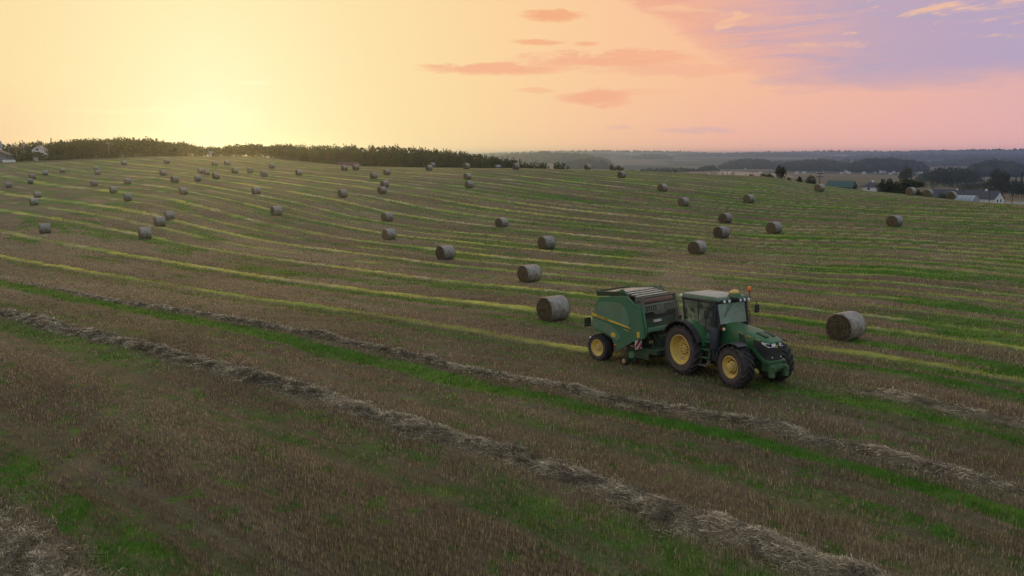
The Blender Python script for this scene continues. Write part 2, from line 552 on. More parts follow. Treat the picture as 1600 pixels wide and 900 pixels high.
# ------------------------------------------------------------------ field coordinates: t along the rows, c across them
NX, NY, TX, TY = .777, .629, .629, -.777
_gt = np.array([-600, -400, -283, -177, -124, -98, -75, -60, -50, -40, -30, -20, -14, -8, 10, 60, 200])
_gv = np.array([-90, -62, -44, -25, -19, -15.9, -12.4, -9.8, -7.7, -5.6, -3.5, -1.6, -.5, 0, 0.6, 2, 6])
_kc = np.array([-50, 28, 40, 52, 80, 110, 250])
_kv = np.array([1.0, 1.0, .65, .32, .1, -.1, -.1])


def g_of(t): return np.interp(t, _gt, _gv)
def k_of(c): return np.interp(c, _kc, _kv)


def field_ct(x, y):
    s_, t = x * NX + y * NY, x * TX + y * TY
    g_ = g_of(t)
    lo, hi = s_ - 60, s_ + 130
    for _ in range(30):
        mid = .5 * (lo + hi)
        f = mid + k_of(mid) * g_ - s_
        hi = np.where(f > 0, mid, hi)
        lo = np.where(f > 0, lo, mid)
    return .5 * (lo + hi), t


def field_xy(c, t):
    s_ = c + k_of(c) * g_of(t)
    return s_ * NX + t * TX, s_ * NY + t * TY


LINES = np.array([-8, -1.5, 4.5, 10.0, 15.6, 22.2, 28.0, 33.8, 39.7, 45.7] + [51.6 + 5.85 * i for i in range(45)])
# ------------------------------------------------------------------ what grows where in the field
_epx = np.array([math.atan((p - 800) / FOC) for p in (-200, 0, 250, 400, 600, 700, 800, 1000, 1200, 1300, 1400, 1600, 1800)])
_er = np.array([335, 328, 300, 315, 262, 232, 232, 225, 214, 205, 190, 165, 165])
STUB, STUB2 = np.array([.205, .155, .092]), np.array([.135, .105, .064])
GREEN, GREEN2 = np.array([.045, .130, .012]), np.array([.095, .180, .022])
YELLOW, YELLOW2 = np.array([.40, .385, .085]), np.array([.22, .30, .055])  # yellowed regrowth, with the low sun's backlight put into the colour
STRAW = np.array([.36, .30, .22])


TURN = [land_at(*p) for p in ((-60, 800), (0, 752), (60, 708), (120, 674), (165, 645), (190, 618), (192, 592), (165, 566), (120, 545))]


def masks(x, y):
    """green grass, yellowed regrowth with painted backlight, thin straw, tone -- all in field coordinates"""
    c, t = field_ct(x, y)
    r = np.hypot(x, y)
    az = np.arctan2(x, y)
    wob = (fbm(t / 7.0, c * 0 + 3.3, 1, 3) - .5) * .9 + (fbm(t / 1.3, c / .6, 2, 2) - .5) * .55
    i = np.clip(np.searchsorted(LINES, c), 1, len(LINES) - 1)
    i = np.where(np.abs(c - LINES[i - 1]) < np.abs(c - LINES[i]), i - 1, i)
    d = c - LINES[i] + wob * .5
    h1, h2 = _hash(i, i * 0, 31), _hash(i, i * 0 + 1, 31)
    al = fbm(t / 16.0, i * 7.3, 3, 4)            # along the row
    al2 = fbm(t / 5.0, i * 5.1 + 9, 4, 3)
    rightness = sst(az, -.02, .34)
    farleft = sst(r, 170, 260)
    wy = .25 + .22 * h1 + np.clip(r - 120, 0, 200) * .0018
    fine = (fbm(t / .5, c / .3, 5, 2) - .5) * .34
    amp = .40 + .65 * sst(al * .55 + al2 * .45, .34 + .10 * rightness, .54 + .08 * rightness)
    amp *= .55 + .45 * sst(fbm(t / 1.1, i * 2.9, 9, 3), .3, .55)
    yel = sst(np.abs(d + fine), wy * 1.2, wy * .7) * amp
    yel *= (1 - .30 * rightness) * (1 - .45 * farleft)
    mid_ = np.minimum(np.abs(d - 2.9), np.abs(d + 2.9)) + fine * .6
    yel = np.maximum(yel, sst(mid_, .30, .12) * .65 * sst(fbm(t / 12.0, np.round(c / 2.9) * 6.1, 28, 4), .40, .58) * sst(c, 37, 41) * (1 - .3 * farleft))
    # straw still lies on these rows: no yellow stripe where the machine has not been
    raw = (np.abs(LINES[i] - 4.5) < .1) | (np.abs(LINES[i] - 15.6) < .1) | (np.abs(LINES[i] - 22.2) < .1) | ((np.abs(LINES[i] - 28) < .1) & (t > -17.5))
    none = (np.abs(LINES[i] - 10) < .1) | (LINES[i] < 4)
    yel = np.where(raw | none, 0, yel)
    # green band on the near side of each row, and free patches drawn out along the rows
    dg = d + .95 + .25 * h2
    grn = sst(np.abs(dg), .75, .2) * sst(fbm(t / 9.0, i * 3.7 + 2, 6, 3), .40, .56) * .8
    grn = np.maximum(grn, .55 * sst(np.abs(d), wy * 2.4, wy * .8) * sst(al2, .3, .55))
    pat = fbm(t / 11.0, c / 1.5, 8, 4)
    grn = np.maximum(grn, sst(pat, .60 - .05 * rightness, .68 - .03 * rightness) * (.75 + .2 * rightness))
    # thin dark green lines half way between the rows
    d2 = np.minimum(np.abs(d - 2.9), np.abs(d + 2.9)) + (fbm(t / .8, c / .3, 18, 2) - .5) * .3
    grn = np.maximum(grn, sst(d2, .62, .2) * sst(fbm(t / 8.0, np.round(c / 2.9) * 4.3, 19, 4), .46 - .10 * rightness, .58) * (.55 + .4 * rightness) * sst(c, 29, 33))
    # the broad green bands of the foreground rows, read off the photograph
    n1 = fbm(t / 2.2, c / .5, 12, 3) - .5
    B = lambda c0, w, t0, t1, s=1.0: s * sst(np.abs(c - c0 + n1 * .9 + wob * .5), w, w * .45) * sst(t, t0 - 5, t0) * sst(t, t1 + 5, t1)
    gb = B(20.75, .95, -95, -27, 1.0)
    gb = np.maximum(gb, B(20.75, .55, -27, 20, 1.))
    gb = np.maximum(gb, B(14.0, 1.3, -75, -38, .9))
    gb = np.maximum(gb, B(17.0, .55, -75, -44, .6))
    gb = np.maximum(gb, B(13.4, 1.5, -24, 20, .75) * sst(fbm(t / 3., c / 1.2, 14, 3), .35, .55))
    gb = np.maximum(gb, B(18.5, .5, -24, 20, .9) * (.35 + .65 * sst(fbm(t / 3., c / 1.2, 15, 3), .3, .5)))
    gb = np.maximum(gb, B(5.7, .95, -40, -13, .95) * sst(fbm(t / 2.6, c / 1., 16, 3), .16, .34))
    gb = np.maximum(gb, B(26.4, .7, -16, 20, .95))
    gb = np.maximum(gb, B(26.8, .45, -90, -30, .55))
    near = sst(c, 30, 25)
    tuft = sst(fbm(t / .32, c / .32, 26, 3), .30, .58)
    gb = gb * np.where((np.abs(c - 20.75) < 1.6) | (np.abs(c - 26.4) < 1.2), .8 + .2 * tuft, .30 + .70 * tuft)
    gb = gb * np.where((np.abs(c - 20.75) < 1.6) | (np.abs(c - 26.4) < 1.2), 1, .55 + .45 * sst(fbm(t / 1.6, c / .8, 27, 3), .34, .54))
    grn = np.maximum(grn * (1 - .88 * near), gb)
    grn = np.maximum(grn, .55 * near * sst(fbm(t / .55, c / .4, 22, 2), .69, .76))      # single tufts in the stubble
    straw = sst(np.abs(d), .95, .3) * sst(al2, .42, .56) * .55 * np.where(raw, 1.2, .5)
    straw = np.clip(straw + .35 * sst(fbm(t / 6, c / .9, 25, 4), .60, .72), 0, 1)
    tone = fbm(t / 14.0, c / 3.0, 40, 4)
    # wheel tracks
    trk = np.zeros_like(c)
    for o_ in (-2.55, 2.3, 4.0):
        trk = np.maximum(trk, sst(np.abs(d * 0 + c - LINES[i] - o_ + .3 * wob), .32, .1))
    for k in range(len(TURN) - 1):       # the faint curved wheel marks of the turning tractor
        for off in (0.0, 1.7):
            ax, ay = TURN[k][0] + off * .8, TURN[k][1] - off
            bx, by = TURN[k + 1][0] + off * .8, TURN[k + 1][1] - off
            q = np.clip(((x - ax) * (bx - ax) + (y - ay) * (by - ay)) / ((bx - ax) ** 2 + (by - ay) ** 2), 0, 1)
            dd = np.hypot(x - ax - q * (bx - ax), y - ay - q * (by - ay))
            trk = np.maximum(trk, sst(dd + .15 * wob, .34, .14))
    infield = 1 - sst(r - np.interp(az, _epx, _er) + (fbm(x / 9, y / 9, 50, 3) - .5) * 8, -3, 5)
    return dict(c=c, t=t, r=r, az=az, green=grn * infield, yellow=yel * infield, straw=straw * infield, tone=tone, track=trk * infield, infield=infield, al=al)


def field_colour(x, y, M):
    L = lambda a, b, f: a + (b - a) * f[:, None]
    col = L(np.tile(STUB2, (len(x), 1)), STUB, sst(M['tone'], .32, .66))
    col = L(col, np.array([.225, .150, .095]), .5 * sst(fbm(x / 5, y / 5, 61, 3), .55, .75))
    col = L(col, np.array([.135, .135, .062]), np.clip(M['track'] * .6, 0, 1))
    col = L(col, STRAW * .85, M['straw'] * .55)
    col = col * (1 - .26 * sst(M['r'], 45, 110) * sst(M['az'], -.25, .15))[:, None]      # darker stubble farther out and towards the right slope
    lk = sst(M['r'], 90, 260)
    col = L(col, np.array([.120, .108, .058]), .55 * lk * sst(fbm(x / 22, y / 22, 62, 3), .35, .6))
    col = col * (1 - .30 * sst(M['r'], 75, 30))[:, None]          # soil close by darkened: shade between the stalks put into its colour
    gcol = L(np.tile(GREEN, (len(x), 1)), GREEN2, sst(fbm(x / 2.5, y / 2.5, 63, 3), .35, .7))
    col = L(col, gcol, np.clip(M['green'], 0, 1))
    ycol = L(np.tile(YELLOW2, (len(x), 1)), YELLOW, sst(M['al'], .42, .6) * (1 - .4 * sst(M['az'], 0, .4)))
    pale = sst(fbm(M['t'] / 4.0, np.round(M['c'] / 2.9) * 3.1, 64, 3), .50, .64)
    ycol = L(ycol, np.array([.42, .36, .22]), .7 * pale * sst(M['c'], 30, 32))
    col = L(col, ycol, np.clip(M['yellow'], 0, 1))
    # beyond the field: verge, meadows, then the patchwork of the valley
    r = M['r']
    mead = L(np.tile([.085, .085, .036], (len(x), 1)), np.array([.125, .105, .055]), sst(fbm(x / 60, y / 40, 70, 4), .4, .65))
    cell = fbm(x / 380 + .3 * fbm(x / 200, y / 200, 72), y / 520, 71, 2)
    far = L(np.tile([.030, .043, .024], (len(x), 1)), np.array([.10, .115, .045]), sst(cell, .50, .53))
    far = L(far, np.array([.15, .115, .07]), sst(cell, .60, .62))
    out = L(mead, far, sst(r, 900, 1500))
    return L(out, col, M['infield'])


def ground_material():
    m_ = bpy.data.materials.new('stubble_field')
    m_.use_nodes = True
    nt = m_.node_tree
    nt.nodes.clear()
    g = NT(nt)
    at = g.n('ShaderNodeAttribute', attribute_name='col')
    tc = g.n('ShaderNodeTexCoord')
    a = g.noise(tc.outputs['Object'], 9.0, 6.0, .7)
    b_ = g.noise(tc.outputs['Object'], 1.7, 5.0, .65)
    v = g.m('MULTIPLY', g.m('ADD', .35, g.m('MULTIPLY', a, 1.3)), g.m('ADD', .5, g.m('MULTIPLY', b_, 1.0)))
    cv = g.n('ShaderNodeCombineXYZ')
    for i in range(3): g.lk(v, cv.inputs[i])
    c = g.mix(1.0, at.outputs[0], cv.outputs[0], 'MULTIPLY')
    b = g.n('ShaderNodeBsdfPrincipled')
    g.lk(c, b.inputs['Base Color'])
    b.inputs['Roughness'].default_value = .9
    b.inputs['Specular IOR Level'].default_value = .1
    bp = g.n('ShaderNodeBump')
    bp.inputs['Strength'].default_value = .7
    bp.inputs['Distance'].default_value = .12
    g.lk(a, bp.inputs['Height'])
    g.lk(bp.outputs[0], b.inputs['Normal'])
    out = g.n('ShaderNodeOutputMaterial')
    g.lk(b.outputs[0], out.inputs[0])
    return m_


def build_ground():
    rs = [2.0]
    while rs[-1] < 9000:
        r = rs[-1]
        if r < 9: st = .5
        elif r < 340: st = max(.13, .00012 * r * r)
        else: st = r * .02
        if 90 < r < 340: st = min(st, 1.0)
        rs.append(r + st)
    rs = np.array(rs)
    azf = np.arange(-38, 38.01, .125)
    azc = np.concatenate([np.arange(-180, -38, 4.), azf, np.arange(42, 180, 4.)])
    azc = np.radians(azc)
    na, nr = len(azc), len(rs)
    A, RR = np.meshgrid(azc, rs, indexing='ij')
    x, y = (RR * np.sin(A)).ravel(), (RR * np.cos(A)).ravel()
    M = masks(x, y)
    z = ground_z(x, y)
    lump = np.where(M['r'] < 130, 1, 0)
    z = z + lump * ((fbm(x / .7, y / .7, 80, 3) - .5) * .10 + np.clip(M['yellow'], 0, 1) * .10)
    col = field_colour(x, y, M)
    I = np.arange(na * nr).reshape(na, nr)
    J = np.roll(I, -1, axis=0)
    F = np.stack([I[:, :-1], J[:, :-1], J[:, 1:], I[:, 1:]], -1).reshape(-1, 4)[:, ::-1]
    V = np.stack([x, y, z], 1)
    # close the middle under the camera
    V = np.vstack([V, [[0, 0, CAMZ - 8.7]]])
    col = np.vstack([col, [STUB]])
    me = mesh_np('ground', V, F, ground_material(), True, {'col': col})
    o = link('ground', me)
    tag(o, kind='structure')
    print('ground faces', len(F), 'rings', nr)


build_ground()


# ------------------------------------------------------------------ stubble and grass, blade by blade
def blades(name, x, y, h, w, lean, col, m_, zoff=0.0):
    n = len(x)
    z = ground_z(x, y) + zoff - .02
    a = rng.uniform(0, 2 * np.pi, n)
    la = rng.uniform(0, 2 * np.pi, n)
    ll = lean * np.abs(rng.normal(0, 1, n)) * h
    b = np.stack([x, y, z], 1)
    s_ = np.stack([np.cos(a) * w / 2, np.sin(a) * w / 2, np.zeros(n)], 1)
    tip = b + np.stack([np.cos(la) * ll, np.sin(la) * ll, h], 1)
    V = np.stack([b - s_, b + s_, tip], 1).reshape(-1, 3)
    F = np.arange(3 * n).reshape(-1, 3)
    o = link(name, mesh_np(name, V, F, m_, False, {'col': np.repeat(col, 3, 0)}))
    return o


BM = blade_mat('stalks', .25, .5)
GM = blade_mat('grass_blades', .45, .45)


def scatter():
    n = 760000
    r = np.exp(rng.uniform(math.log(14.5), math.log(150), n))
    a = rng.uniform(R(-34.5), R(34.5), n)
    x, y = r * np.sin(a), r * np.cos(a)
    M = masks(x, y)
    p = np.clip(M['green'] + M['yellow'], 0, 1)
    isg = rng.uniform(0, 1, n) < p
    scale = r / 18.0
    # stubble: drilled rows about 25 cm apart close by
    k = ~isg & (rng.uniform(0, 1, n) < .82) & (M['infield'] > .5)
    c, t = M['c'][k], M['t'][k]
    row = np.round(c / .26) * .26 + rng.normal(0, .055, k.sum())
    c2 = np.where(r[k] < 40, row, c)
    xs, ys = field_xy(c2, t)
    rs = r[k]
    tone = M['tone'][k]
    u = rng.uniform(0, 1, k.sum())[:, None]
    col = np.where(u < .48, [.305, .245, .128], np.where(u < .76, [.105, .086, .044], [.56, .465, .27])) * (.7 + .6 * tone[:, None])
    reds = sst(fbm(xs / 4, ys / 4, 66, 3), .5, .7)[:, None]
    col = col * (1 - .3 * reds) + np.array([.27, .165, .085]) * .3 * reds
    near = np.clip(rs / 45, 0, 1)
    h = rng.uniform(.10, .24, k.sum()) * (1.05 - .45 * near) * (1 - .65 * np.clip(M['track'][k], 0, 1))
    o = blades('stubble', xs, ys, h, 0.011 * np.maximum(scale[k], 1), .22, col, BM)
    tag(o, kind='stuff')
    k = isg & (M['infield'] > .5)
    yel = rng.uniform(0, 1, n) < M['yellow'] / np.maximum(M['yellow'] + .6 * M['green'], 1e-3)
    u = rng.uniform(0, 1, n)[:, None]
    gc = np.where(u < .5, [.050, .145, .012], np.where(u < .85, [.095, .205, .022], [.17, .24, .05]))
    yc = np.where(u < .45, [.43, .40, .07], np.where(u < .72, [.25, .34, .055], [.52, .45, .26]))  # yellow blades carry the painted backlight too
    col = np.where(yel[:, None], yc, gc)
    h = rng.uniform(.05, .15, n) * np.where(yel, 1.15, 1.0)
    o = blades('grass', x[k], y[k], h[k], .012 * np.maximum(scale[k], 1), .6, col[k], GM, .05 * np.where(yel[k], 1, 0))
    tag(o, kind='stuff')


scatter()


# ------------------------------------------------------------------ windrows of cut straw
STRAWM = blade_mat('loose_straw', .2, .5)


def windrow(c0, t0, t1, hw, ht, nst, label, seed, sparse=.5, fade=3.0):
    ts = np.arange(t0, t1, .09)
    vs_ = np.linspace(-1, 1, 19)
    Tg, Vg = np.meshgrid(ts, vs_, indexing='ij')

    def surf(t, v):
        wid = hw * (.75 + .6 * fbm(t / 2.2, t * 0 + seed, seed, 3))
        mid = c0 + (fbm(t / 6.0, t * 0 + 5, seed + 1, 3) - .5) * 1.0 + (fbm(t / 1.4, t * 0 + 9, seed + 2, 2) - .5) * .35
        c = mid + v * wid
        x, y = field_xy(c, t)
        end = sst(t, t0, t0 + fade) * sst(t, t1, t1 - .8)
        lum = fbm(t / .55, c / .42, seed + 3, 3)
        h = ht * np.clip(1 - np.abs(v) ** 2.2, 0, 1) * (.25 + 1.35 * lum) * (.15 + 1.6 * sst(fbm(t / 2.4, t * 0 + 2, seed + 4, 3), .3, .7)) * end
        return x, y, ground_z(x, y) + h - .03 * (np.abs(v) > .97) + .035 * end - .02, lum
    x, y, z, lum = surf(Tg.ravel(), Vg.ravel())
    col = np.array([.23, .19, .125])[None] * (.15 + 1.3 * lum[:, None])
    na, nb = Tg.shape
    I = np.arange(na * nb).reshape(na, nb)
    F = np.stack([I[:-1, :-1], I[1:, :-1], I[1:, 1:], I[:-1, 1:]], -1).reshape(-1, 4)[:, ::-1]
    o = link('windrow', mesh_np('windrow', np.stack([x, y, z], 1), F, STRAWM, True, {'col': col}))
    tag(o, label, 'windrow', 'windrows of cut straw')
    t = rng.uniform(t0, t1, nst)
    v = np.clip(rng.normal(0, .70, nst), -2.2, 2.2)
    x, y, z, lum = surf(t, v)
    clump = fbm(t / 1.5, v * 1.2, seed + 8, 3)
    keep = rng.uniform(0, 1, nst) < ((1 - sparse) + sparse * sst(lum, .3, .6)) * (.5 + .5 * sst(clump, .34, .55)) * (.06 + .94 * sst(t, t0, t0 + fade))
    x, y, z, lum = x[keep], y[keep], z[keep], lum[keep]
    n = len(x)
    r = np.hypot(x, y)
    L_ = rng.uniform(.10, .36, n)
    a0 = math.atan2(TY, TX)
    a = a0 + rng.normal(0, .9, n)
    tilt = rng.normal(0.10, .22, n)
    w = .0052 * np.maximum(r / 20, .9)
    d = np.stack([np.cos(a) * np.cos(tilt), np.sin(a) * np.cos(tilt), np.sin(tilt)], 1) * L_[:, None]
    s_ = np.stack([-np.sin(a) * w, np.cos(a) * w, rng.normal(0, .4, n) * w], 1)
    b = np.stack([x, y, z + rng.uniform(.0, .07, n)], 1) - d * .5
    V = np.stack([b - s_, b + s_, b + d + s_ * .7], 1).reshape(-1, 3)
    u = rng.uniform(0, 1, n)[:, None]
    col = np.where(u < .48, [.32, .27, .18], np.where(u < .74, [.12, .10, .065], [.56, .48, .34]))
    col = col * (.45 + .85 * sst(lum, .2, .75)[:, None])
    s = link('loose_straw', mesh_np('loose_straw', V, np.arange(3 * n).reshape(-1, 3), STRAWM, False, {'col': np.repeat(col, 3, 0)}), o)
    tag(s, kind='stuff')


windrow(15.6, -60, 6, .45, .14, 190000, 'thick grey brown windrow of loose straw crossing the foreground below the tractor', 3, fade=9)
windrow(22.2, -72, 6, .26, .12, 110000, 'long narrow windrow of straw between the green grass band and the tractor', 13, fade=36)
windrow(4.0, -27, -10, .70, .20, 60000, 'short end of a straw windrow in the bottom left corner of the picture', 23, fade=1)
windrow(28.0, -15.2, 8, .42, .07, 13000, 'thin flattened windrow of straw on the ground ahead of the tractor', 33, .85, fade=2)

# ------------------------------------------------------------------ round bales
def end_material():
    m_ = bpy.data.materials.new('bale_end_straw')
    m_.use_nodes = True
    nt = m_.node_tree
    nt.nodes.clear()
    g = NT(nt)
    tc = g.n('ShaderNodeTexCoord')
    sp = g.n('ShaderNodeSeparateXYZ')
    g.lk(tc.outputs['Object'], sp.inputs[0])
    rad = g.m('SQRT', g.m('ADD', g.m('POWER', sp.outputs[1], 2.0), g.m('POWER', g.m('SUBTRACT', sp.outputs[2], .7), 2.0)))
    nz = g.noise(tc.outputs['Object'], 14.0, 6.0, .7)
    nb = g.noise(tc.outputs['Object'], 3.5, 4.0, .6)
    ring = g.m('SINE', g.m('ADD', g.m('MULTIPLY', rad, 70.0), g.m('MULTIPLY', nb, 18.0)))
    f = g.m('ADD', g.m('MULTIPLY', nz, .8), g.m('MULTIPLY', ring, .10))
    c = g.ramp(f, [(.26, (.035, .028, .016)), (.40, (.13, .10, .055)), (.54, (.22, .175, .10)), (.75, (.36, .29, .18))])
    b = g.n('ShaderNodeBsdfPrincipled')
    g.lk(c, b.inputs['Base Color'])
    b.inputs['Roughness'].default_value = .9
    b.inputs['Specular IOR Level'].default_value = .1
    bp = g.n('ShaderNodeBump')
    bp.inputs['Strength'].default_value = .9
    bp.inputs['Distance'].default_value = .06
    g.lk(f, bp.inputs['Height'])
    g.lk(bp.outputs[0], b.inputs['Normal'])
    out = g.n('ShaderNodeOutputMaterial')
    g.lk(b.outputs[0], out.inputs[0])
    return m_


def tint_by_object(m_, amount):
    nt = m_.node_tree
    g = NT(nt)
    b = next(n for n in nt.nodes if n.type == 'BSDF_PRINCIPLED')
    src = b.inputs['Base Color'].links[0].from_socket
    oi = g.n('ShaderNodeObjectInfo')
    v = g.m('ADD', 1 - amount, g.m('MULTIPLY', oi.outputs['Random'], 2 * amount))
    cv = g.n('ShaderNodeCombineXYZ')
    g.lk(v, cv.inputs[0])
    g.lk(g.m('POWER', v, .9), cv.inputs[1])
    g.lk(g.m('POWER', v, .7), cv.inputs[2])
    g.lk(g.mix(1.0, src, cv.outputs[0], 'MULTIPLY'), b.inputs['Base Color'])


WRAPM = mat('bale_net_wrap', (.285, .280, .250), (.15, .135, .105), rough=.45, spec=.5, scale=5.0, bump=.5, bscale=22, dust=(.12, .09, .06))
tint_by_object(WRAPM, .22)
ENDM = end_material()
tint_by_object(ENDM, .25)


def bale_meshes(seed, hi):
    """axis along x, resting on z=0; radius .70"""
    q = np.random.default_rng(seed)
    Rb, hl = .70, .60
    n = 56 if hi else 22
    th = np.linspace(0, 2 * np.pi, n, endpoint=False)
    prof = [(-hl - .005, Rb - .035), (-hl + .02, Rb - .008), (-hl + .09, Rb + .004), (-.36, Rb + .003), (-.2, Rb), (0, Rb - .004), (.2, Rb), (.36, Rb + .004), (hl - .09, Rb), (hl - .02, Rb - .01), (hl + .005, Rb - .035)]
    V, m_ = [], len(prof)
    ph = q.uniform(0, 6, 4)
    for a, r in prof:
        rr = r * (1 + .008 * np.sin(2 * th + ph[0]) + .006 * np.sin(5 * th + ph[1]) + .004 * np.sin(11 * th + ph[2] + a * 4))
        zz = rr * np.cos(th)
        zz = np.where(zz < -Rb * .94, -Rb * .94 + (zz + Rb * .94) * .25, zz)      # settles flat on the ground
        V.append(np.stack([np.full(n, a), rr * np.sin(th), zz + Rb * .955], 1))
    V = np.concatenate(V)
    F = [(i * n + k, i * n + (k + 1) % n, (i + 1) * n + (k + 1) % n, (i + 1) * n + k) for i in range(m_ - 1) for k in range(n)]
    wrap = mesh_np('net_wrap', V, F, WRAPM, True)
    ends = []
    for sgn in (-1, 1):
        nr = 12 if hi else 3
        V, F = [], []
        for i in range(nr + 1):
            r = (Rb - .03) * (i / nr)
            bulge = .035 * (1 - (i / nr) ** 2)
            jit = q.normal(0, .014 if hi else .004, n) * (i < nr)
            V.append(np.stack([sgn * (hl + bulge + .012 * math.sin(i * 2.4) * (i < nr) + jit), r * np.sin(th), np.maximum(r * np.cos(th), -Rb * .945) + Rb * .955], 1))
        V = np.concatenate(V)
        F = [(i * n + k, i * n + (k + 1) % n, (i + 1) * n + (k + 1) % n, (i + 1) * n + k) for i in range(nr) for k in range(n)]
        if hi:     # loose stalks sticking out of the end and its rim
            S = 420
            a, r = q.uniform(0, 6.283, S), (Rb - .02) * np.sqrt(q.uniform(0.03, 1, S))
            b = np.stack([np.full(S, sgn * (hl + .01)), r * np.sin(a), np.maximum(r * np.cos(a), -.62) + Rb * .955], 1)
            ta = a + 1.57 + q.normal(0, .7, S)
            L_ = q.uniform(.06, .17, S)
            d = np.stack([sgn * q.uniform(.01, .07, S), np.sin(ta) * L_, np.cos(ta) * L_], 1)
            s_ = np.stack([np.zeros(S), -np.cos(ta) * .007, np.sin(ta) * .007], 1)
            V2 = np.stack([b - s_, b + s_, b + d + s_, b + d - s_], 1).reshape(-1, 3)
            F = F + [tuple(len(V) + 4 * i + j for j in range(4)) for i in range(S)]
            V = np.concatenate([V, V2])
        ends.append(mesh_np('straw_end', V, F, ENDM, False))
    return wrap, ends


BALES = [  # x, y of the foot in the photograph, what singles it out
    (864, 500, 'large round straw bale lying just behind the green baler'),
    (1320, 530, 'large round straw bale to the right of the tractor, brown end facing the camera'),
    (827, 440, 'round straw bale second behind the baler, farther up the field'),
    (854, 389, 'round bale in the middle of the field beyond the two bales behind the baler'),
    (1089, 396.5, 'round bale standing straight above the tractor cab, nearest of a group of three'),
    (1127, 372, 'middle bale of the three above the tractor, touching the one behind in view'),
    (1133, 348, 'farthest bale of the three above the tractor'),
    (1209, 365, 'lone round bale up the slope from the tractor bonnet'),
    (1397, 354, 'lone round bale far out on the right of the field above the large right bale'),
    (696, 405, 'round bale left of the baler, largest in the centre left of the field'),
    (784, 355, 'lone round bale near the picture centre on the dark slope'),
    (608, 374, 'nearer of two bales lying one above the other left of the centre'),
    (605, 346, 'farther of two bales lying one above the other left of the centre'),
    (432, 336, 'lone round bale in the middle of the left half of the field'),
    (227, 373, 'nearest and largest of three bales stepping up the left of the field'),
    (250, 354, 'middle one of three bales stepping up the left of the field'),
    (265, 343.5, 'rear one of three bales stepping up the left of the field'),
    (70.5, 364.5, 'largest round bale at the far left of the field'),
    (53.5, 320.5, 'nearer of a close pair of bales near the left edge'),
    (59, 309, 'rear of a close pair of bales near the left edge'),
    (13.7, 293, 'small round bale nearest the left edge of the picture'),
    (47.7, 287, 'small bale just below another in the pair beneath the grey house'),
    (50.7, 279.5, 'small bale just above another in the pair beneath the grey house'),
    (71, 274, 'small bale below the white gabled house on the left'),
    (98, 269.5, 'small bale right of the white gabled house, close to the left hedge'),
    (150.5, 267, 'tiny bale half hidden behind another below the left wood'),
    (152.7, 273, 'small bale half hiding another one below the left wood'),
    (193.7, 258, 'tiny bale close under the dark clump of trees on the left'),
    (147.5, 290.5, 'bale on the left slope with its brown end towards the left'),
    (177.5, 301.5, 'leftmost and nearest bale of the left slope trio with yellow stripe under it'),
    (199.5, 288, 'bale right above the yellow stripe in the upper left slope'),
    (200, 314, 'bale below the upper left slope trio, on a yellow stripe'),
    (255, 274.5, 'small bale alone between the left slope trio and the pole by the trees'),
    (260.5, 256, 'tiny bale at the top of the field right of the dark clump of trees'),
    (273.5, 285, 'bale above the brown ended bale in the left middle slope'),
    (286.5, 304, 'brown ended bale on a bright yellow stripe in the left middle slope'),
    (309, 283.5, 'nearest bale in the loose cluster of four below the sun'),
    (314, 271, 'upper left bale in the loose cluster of four below the sun'),
    (323.5, 273.5, 'upper right bale in the loose cluster of four below the sun'),
    (337.5, 279.5, 'right hand bale in the loose cluster of four below the sun'),
    (335.5, 259, 'tiny bale right under the glow of the sun'),
    (354.5, 258, 'tiny half sunken bale just right of the sun glow'),
    (367, 270.5, 'small bale right of the cluster below the sun'),
    (391, 270, 'tiny pale bale farther right of the cluster below the sun'),
    (400.5, 303.5, 'round bale in the left half of the field with its dark end to the left'),
    (424.5, 263, 'tiny pale bale near the top of the field before the conifer'),
    (412.5, 276, 'squat bale sunk into a dip left of the conifer'),
    (467, 273.7, 'small bale straight below the conifer'),
    (538, 266.5, 'small bale in front of the left end of the barn with the dull red roof'),
    (556, 265.7, 'small bale in front of the right end of the barn with the dull red roof'),
    (584, 279, 'bale nearer than the long pale shed roof, left one of two'),
    (604.5, 273.5, 'bale right below the long pale shed roof'),
    (601, 292.5, 'rear bale of the touching pair in the upper field left of centre'),
    (597, 302.5, 'front bale of the touching pair in the upper field left of centre'),
    (535.5, 308.5, 'lone bale left of the touching pair in the upper field'),
    (670.5, 266.5, 'nearer of two small bales against the dark wood'),
    (675.5, 260.5, 'farther of two small bales against the dark wood, on the skyline'),
    (729, 264, 'small bale on the skyline under the falling end of the wood'),
    (730.5, 280, 'upper of two bales one above the other under the end of the wood'),
    (733, 293.5, 'lower of two bales one above the other under the end of the wood'),
    (806, 264.5, 'bale on the very crest of the field in the picture centre'),
    (918, 263, 'bale sunk behind the crest right of the picture centre'),
    (958, 264, 'left half hidden bale of the two on the crest before the valley'),
    (969, 264, 'right bale of the two on the crest before the valley'),
    (971, 278, 'bale just below the two on the crest before the valley'),
    (1035, 299, 'bale on the upper right slope, upper left of a stepping pair'),
    (1068, 321.7, 'bale on the upper right slope, lower right of a stepping pair'),
    (1170, 316.7, 'bale on the right slope below the bare crest trees'),
    (1280, 299, 'bale on the right slope beside the wooden power pole'),
    (1423, 305, 'left bale of the two beside the dark round bushes'),
    (1449.5, 307.5, 'right bale of the two beside the dark round bushes'),
    (1487, 306.5, 'dull bale in front of the greenhouse at the edge of the field'),
]


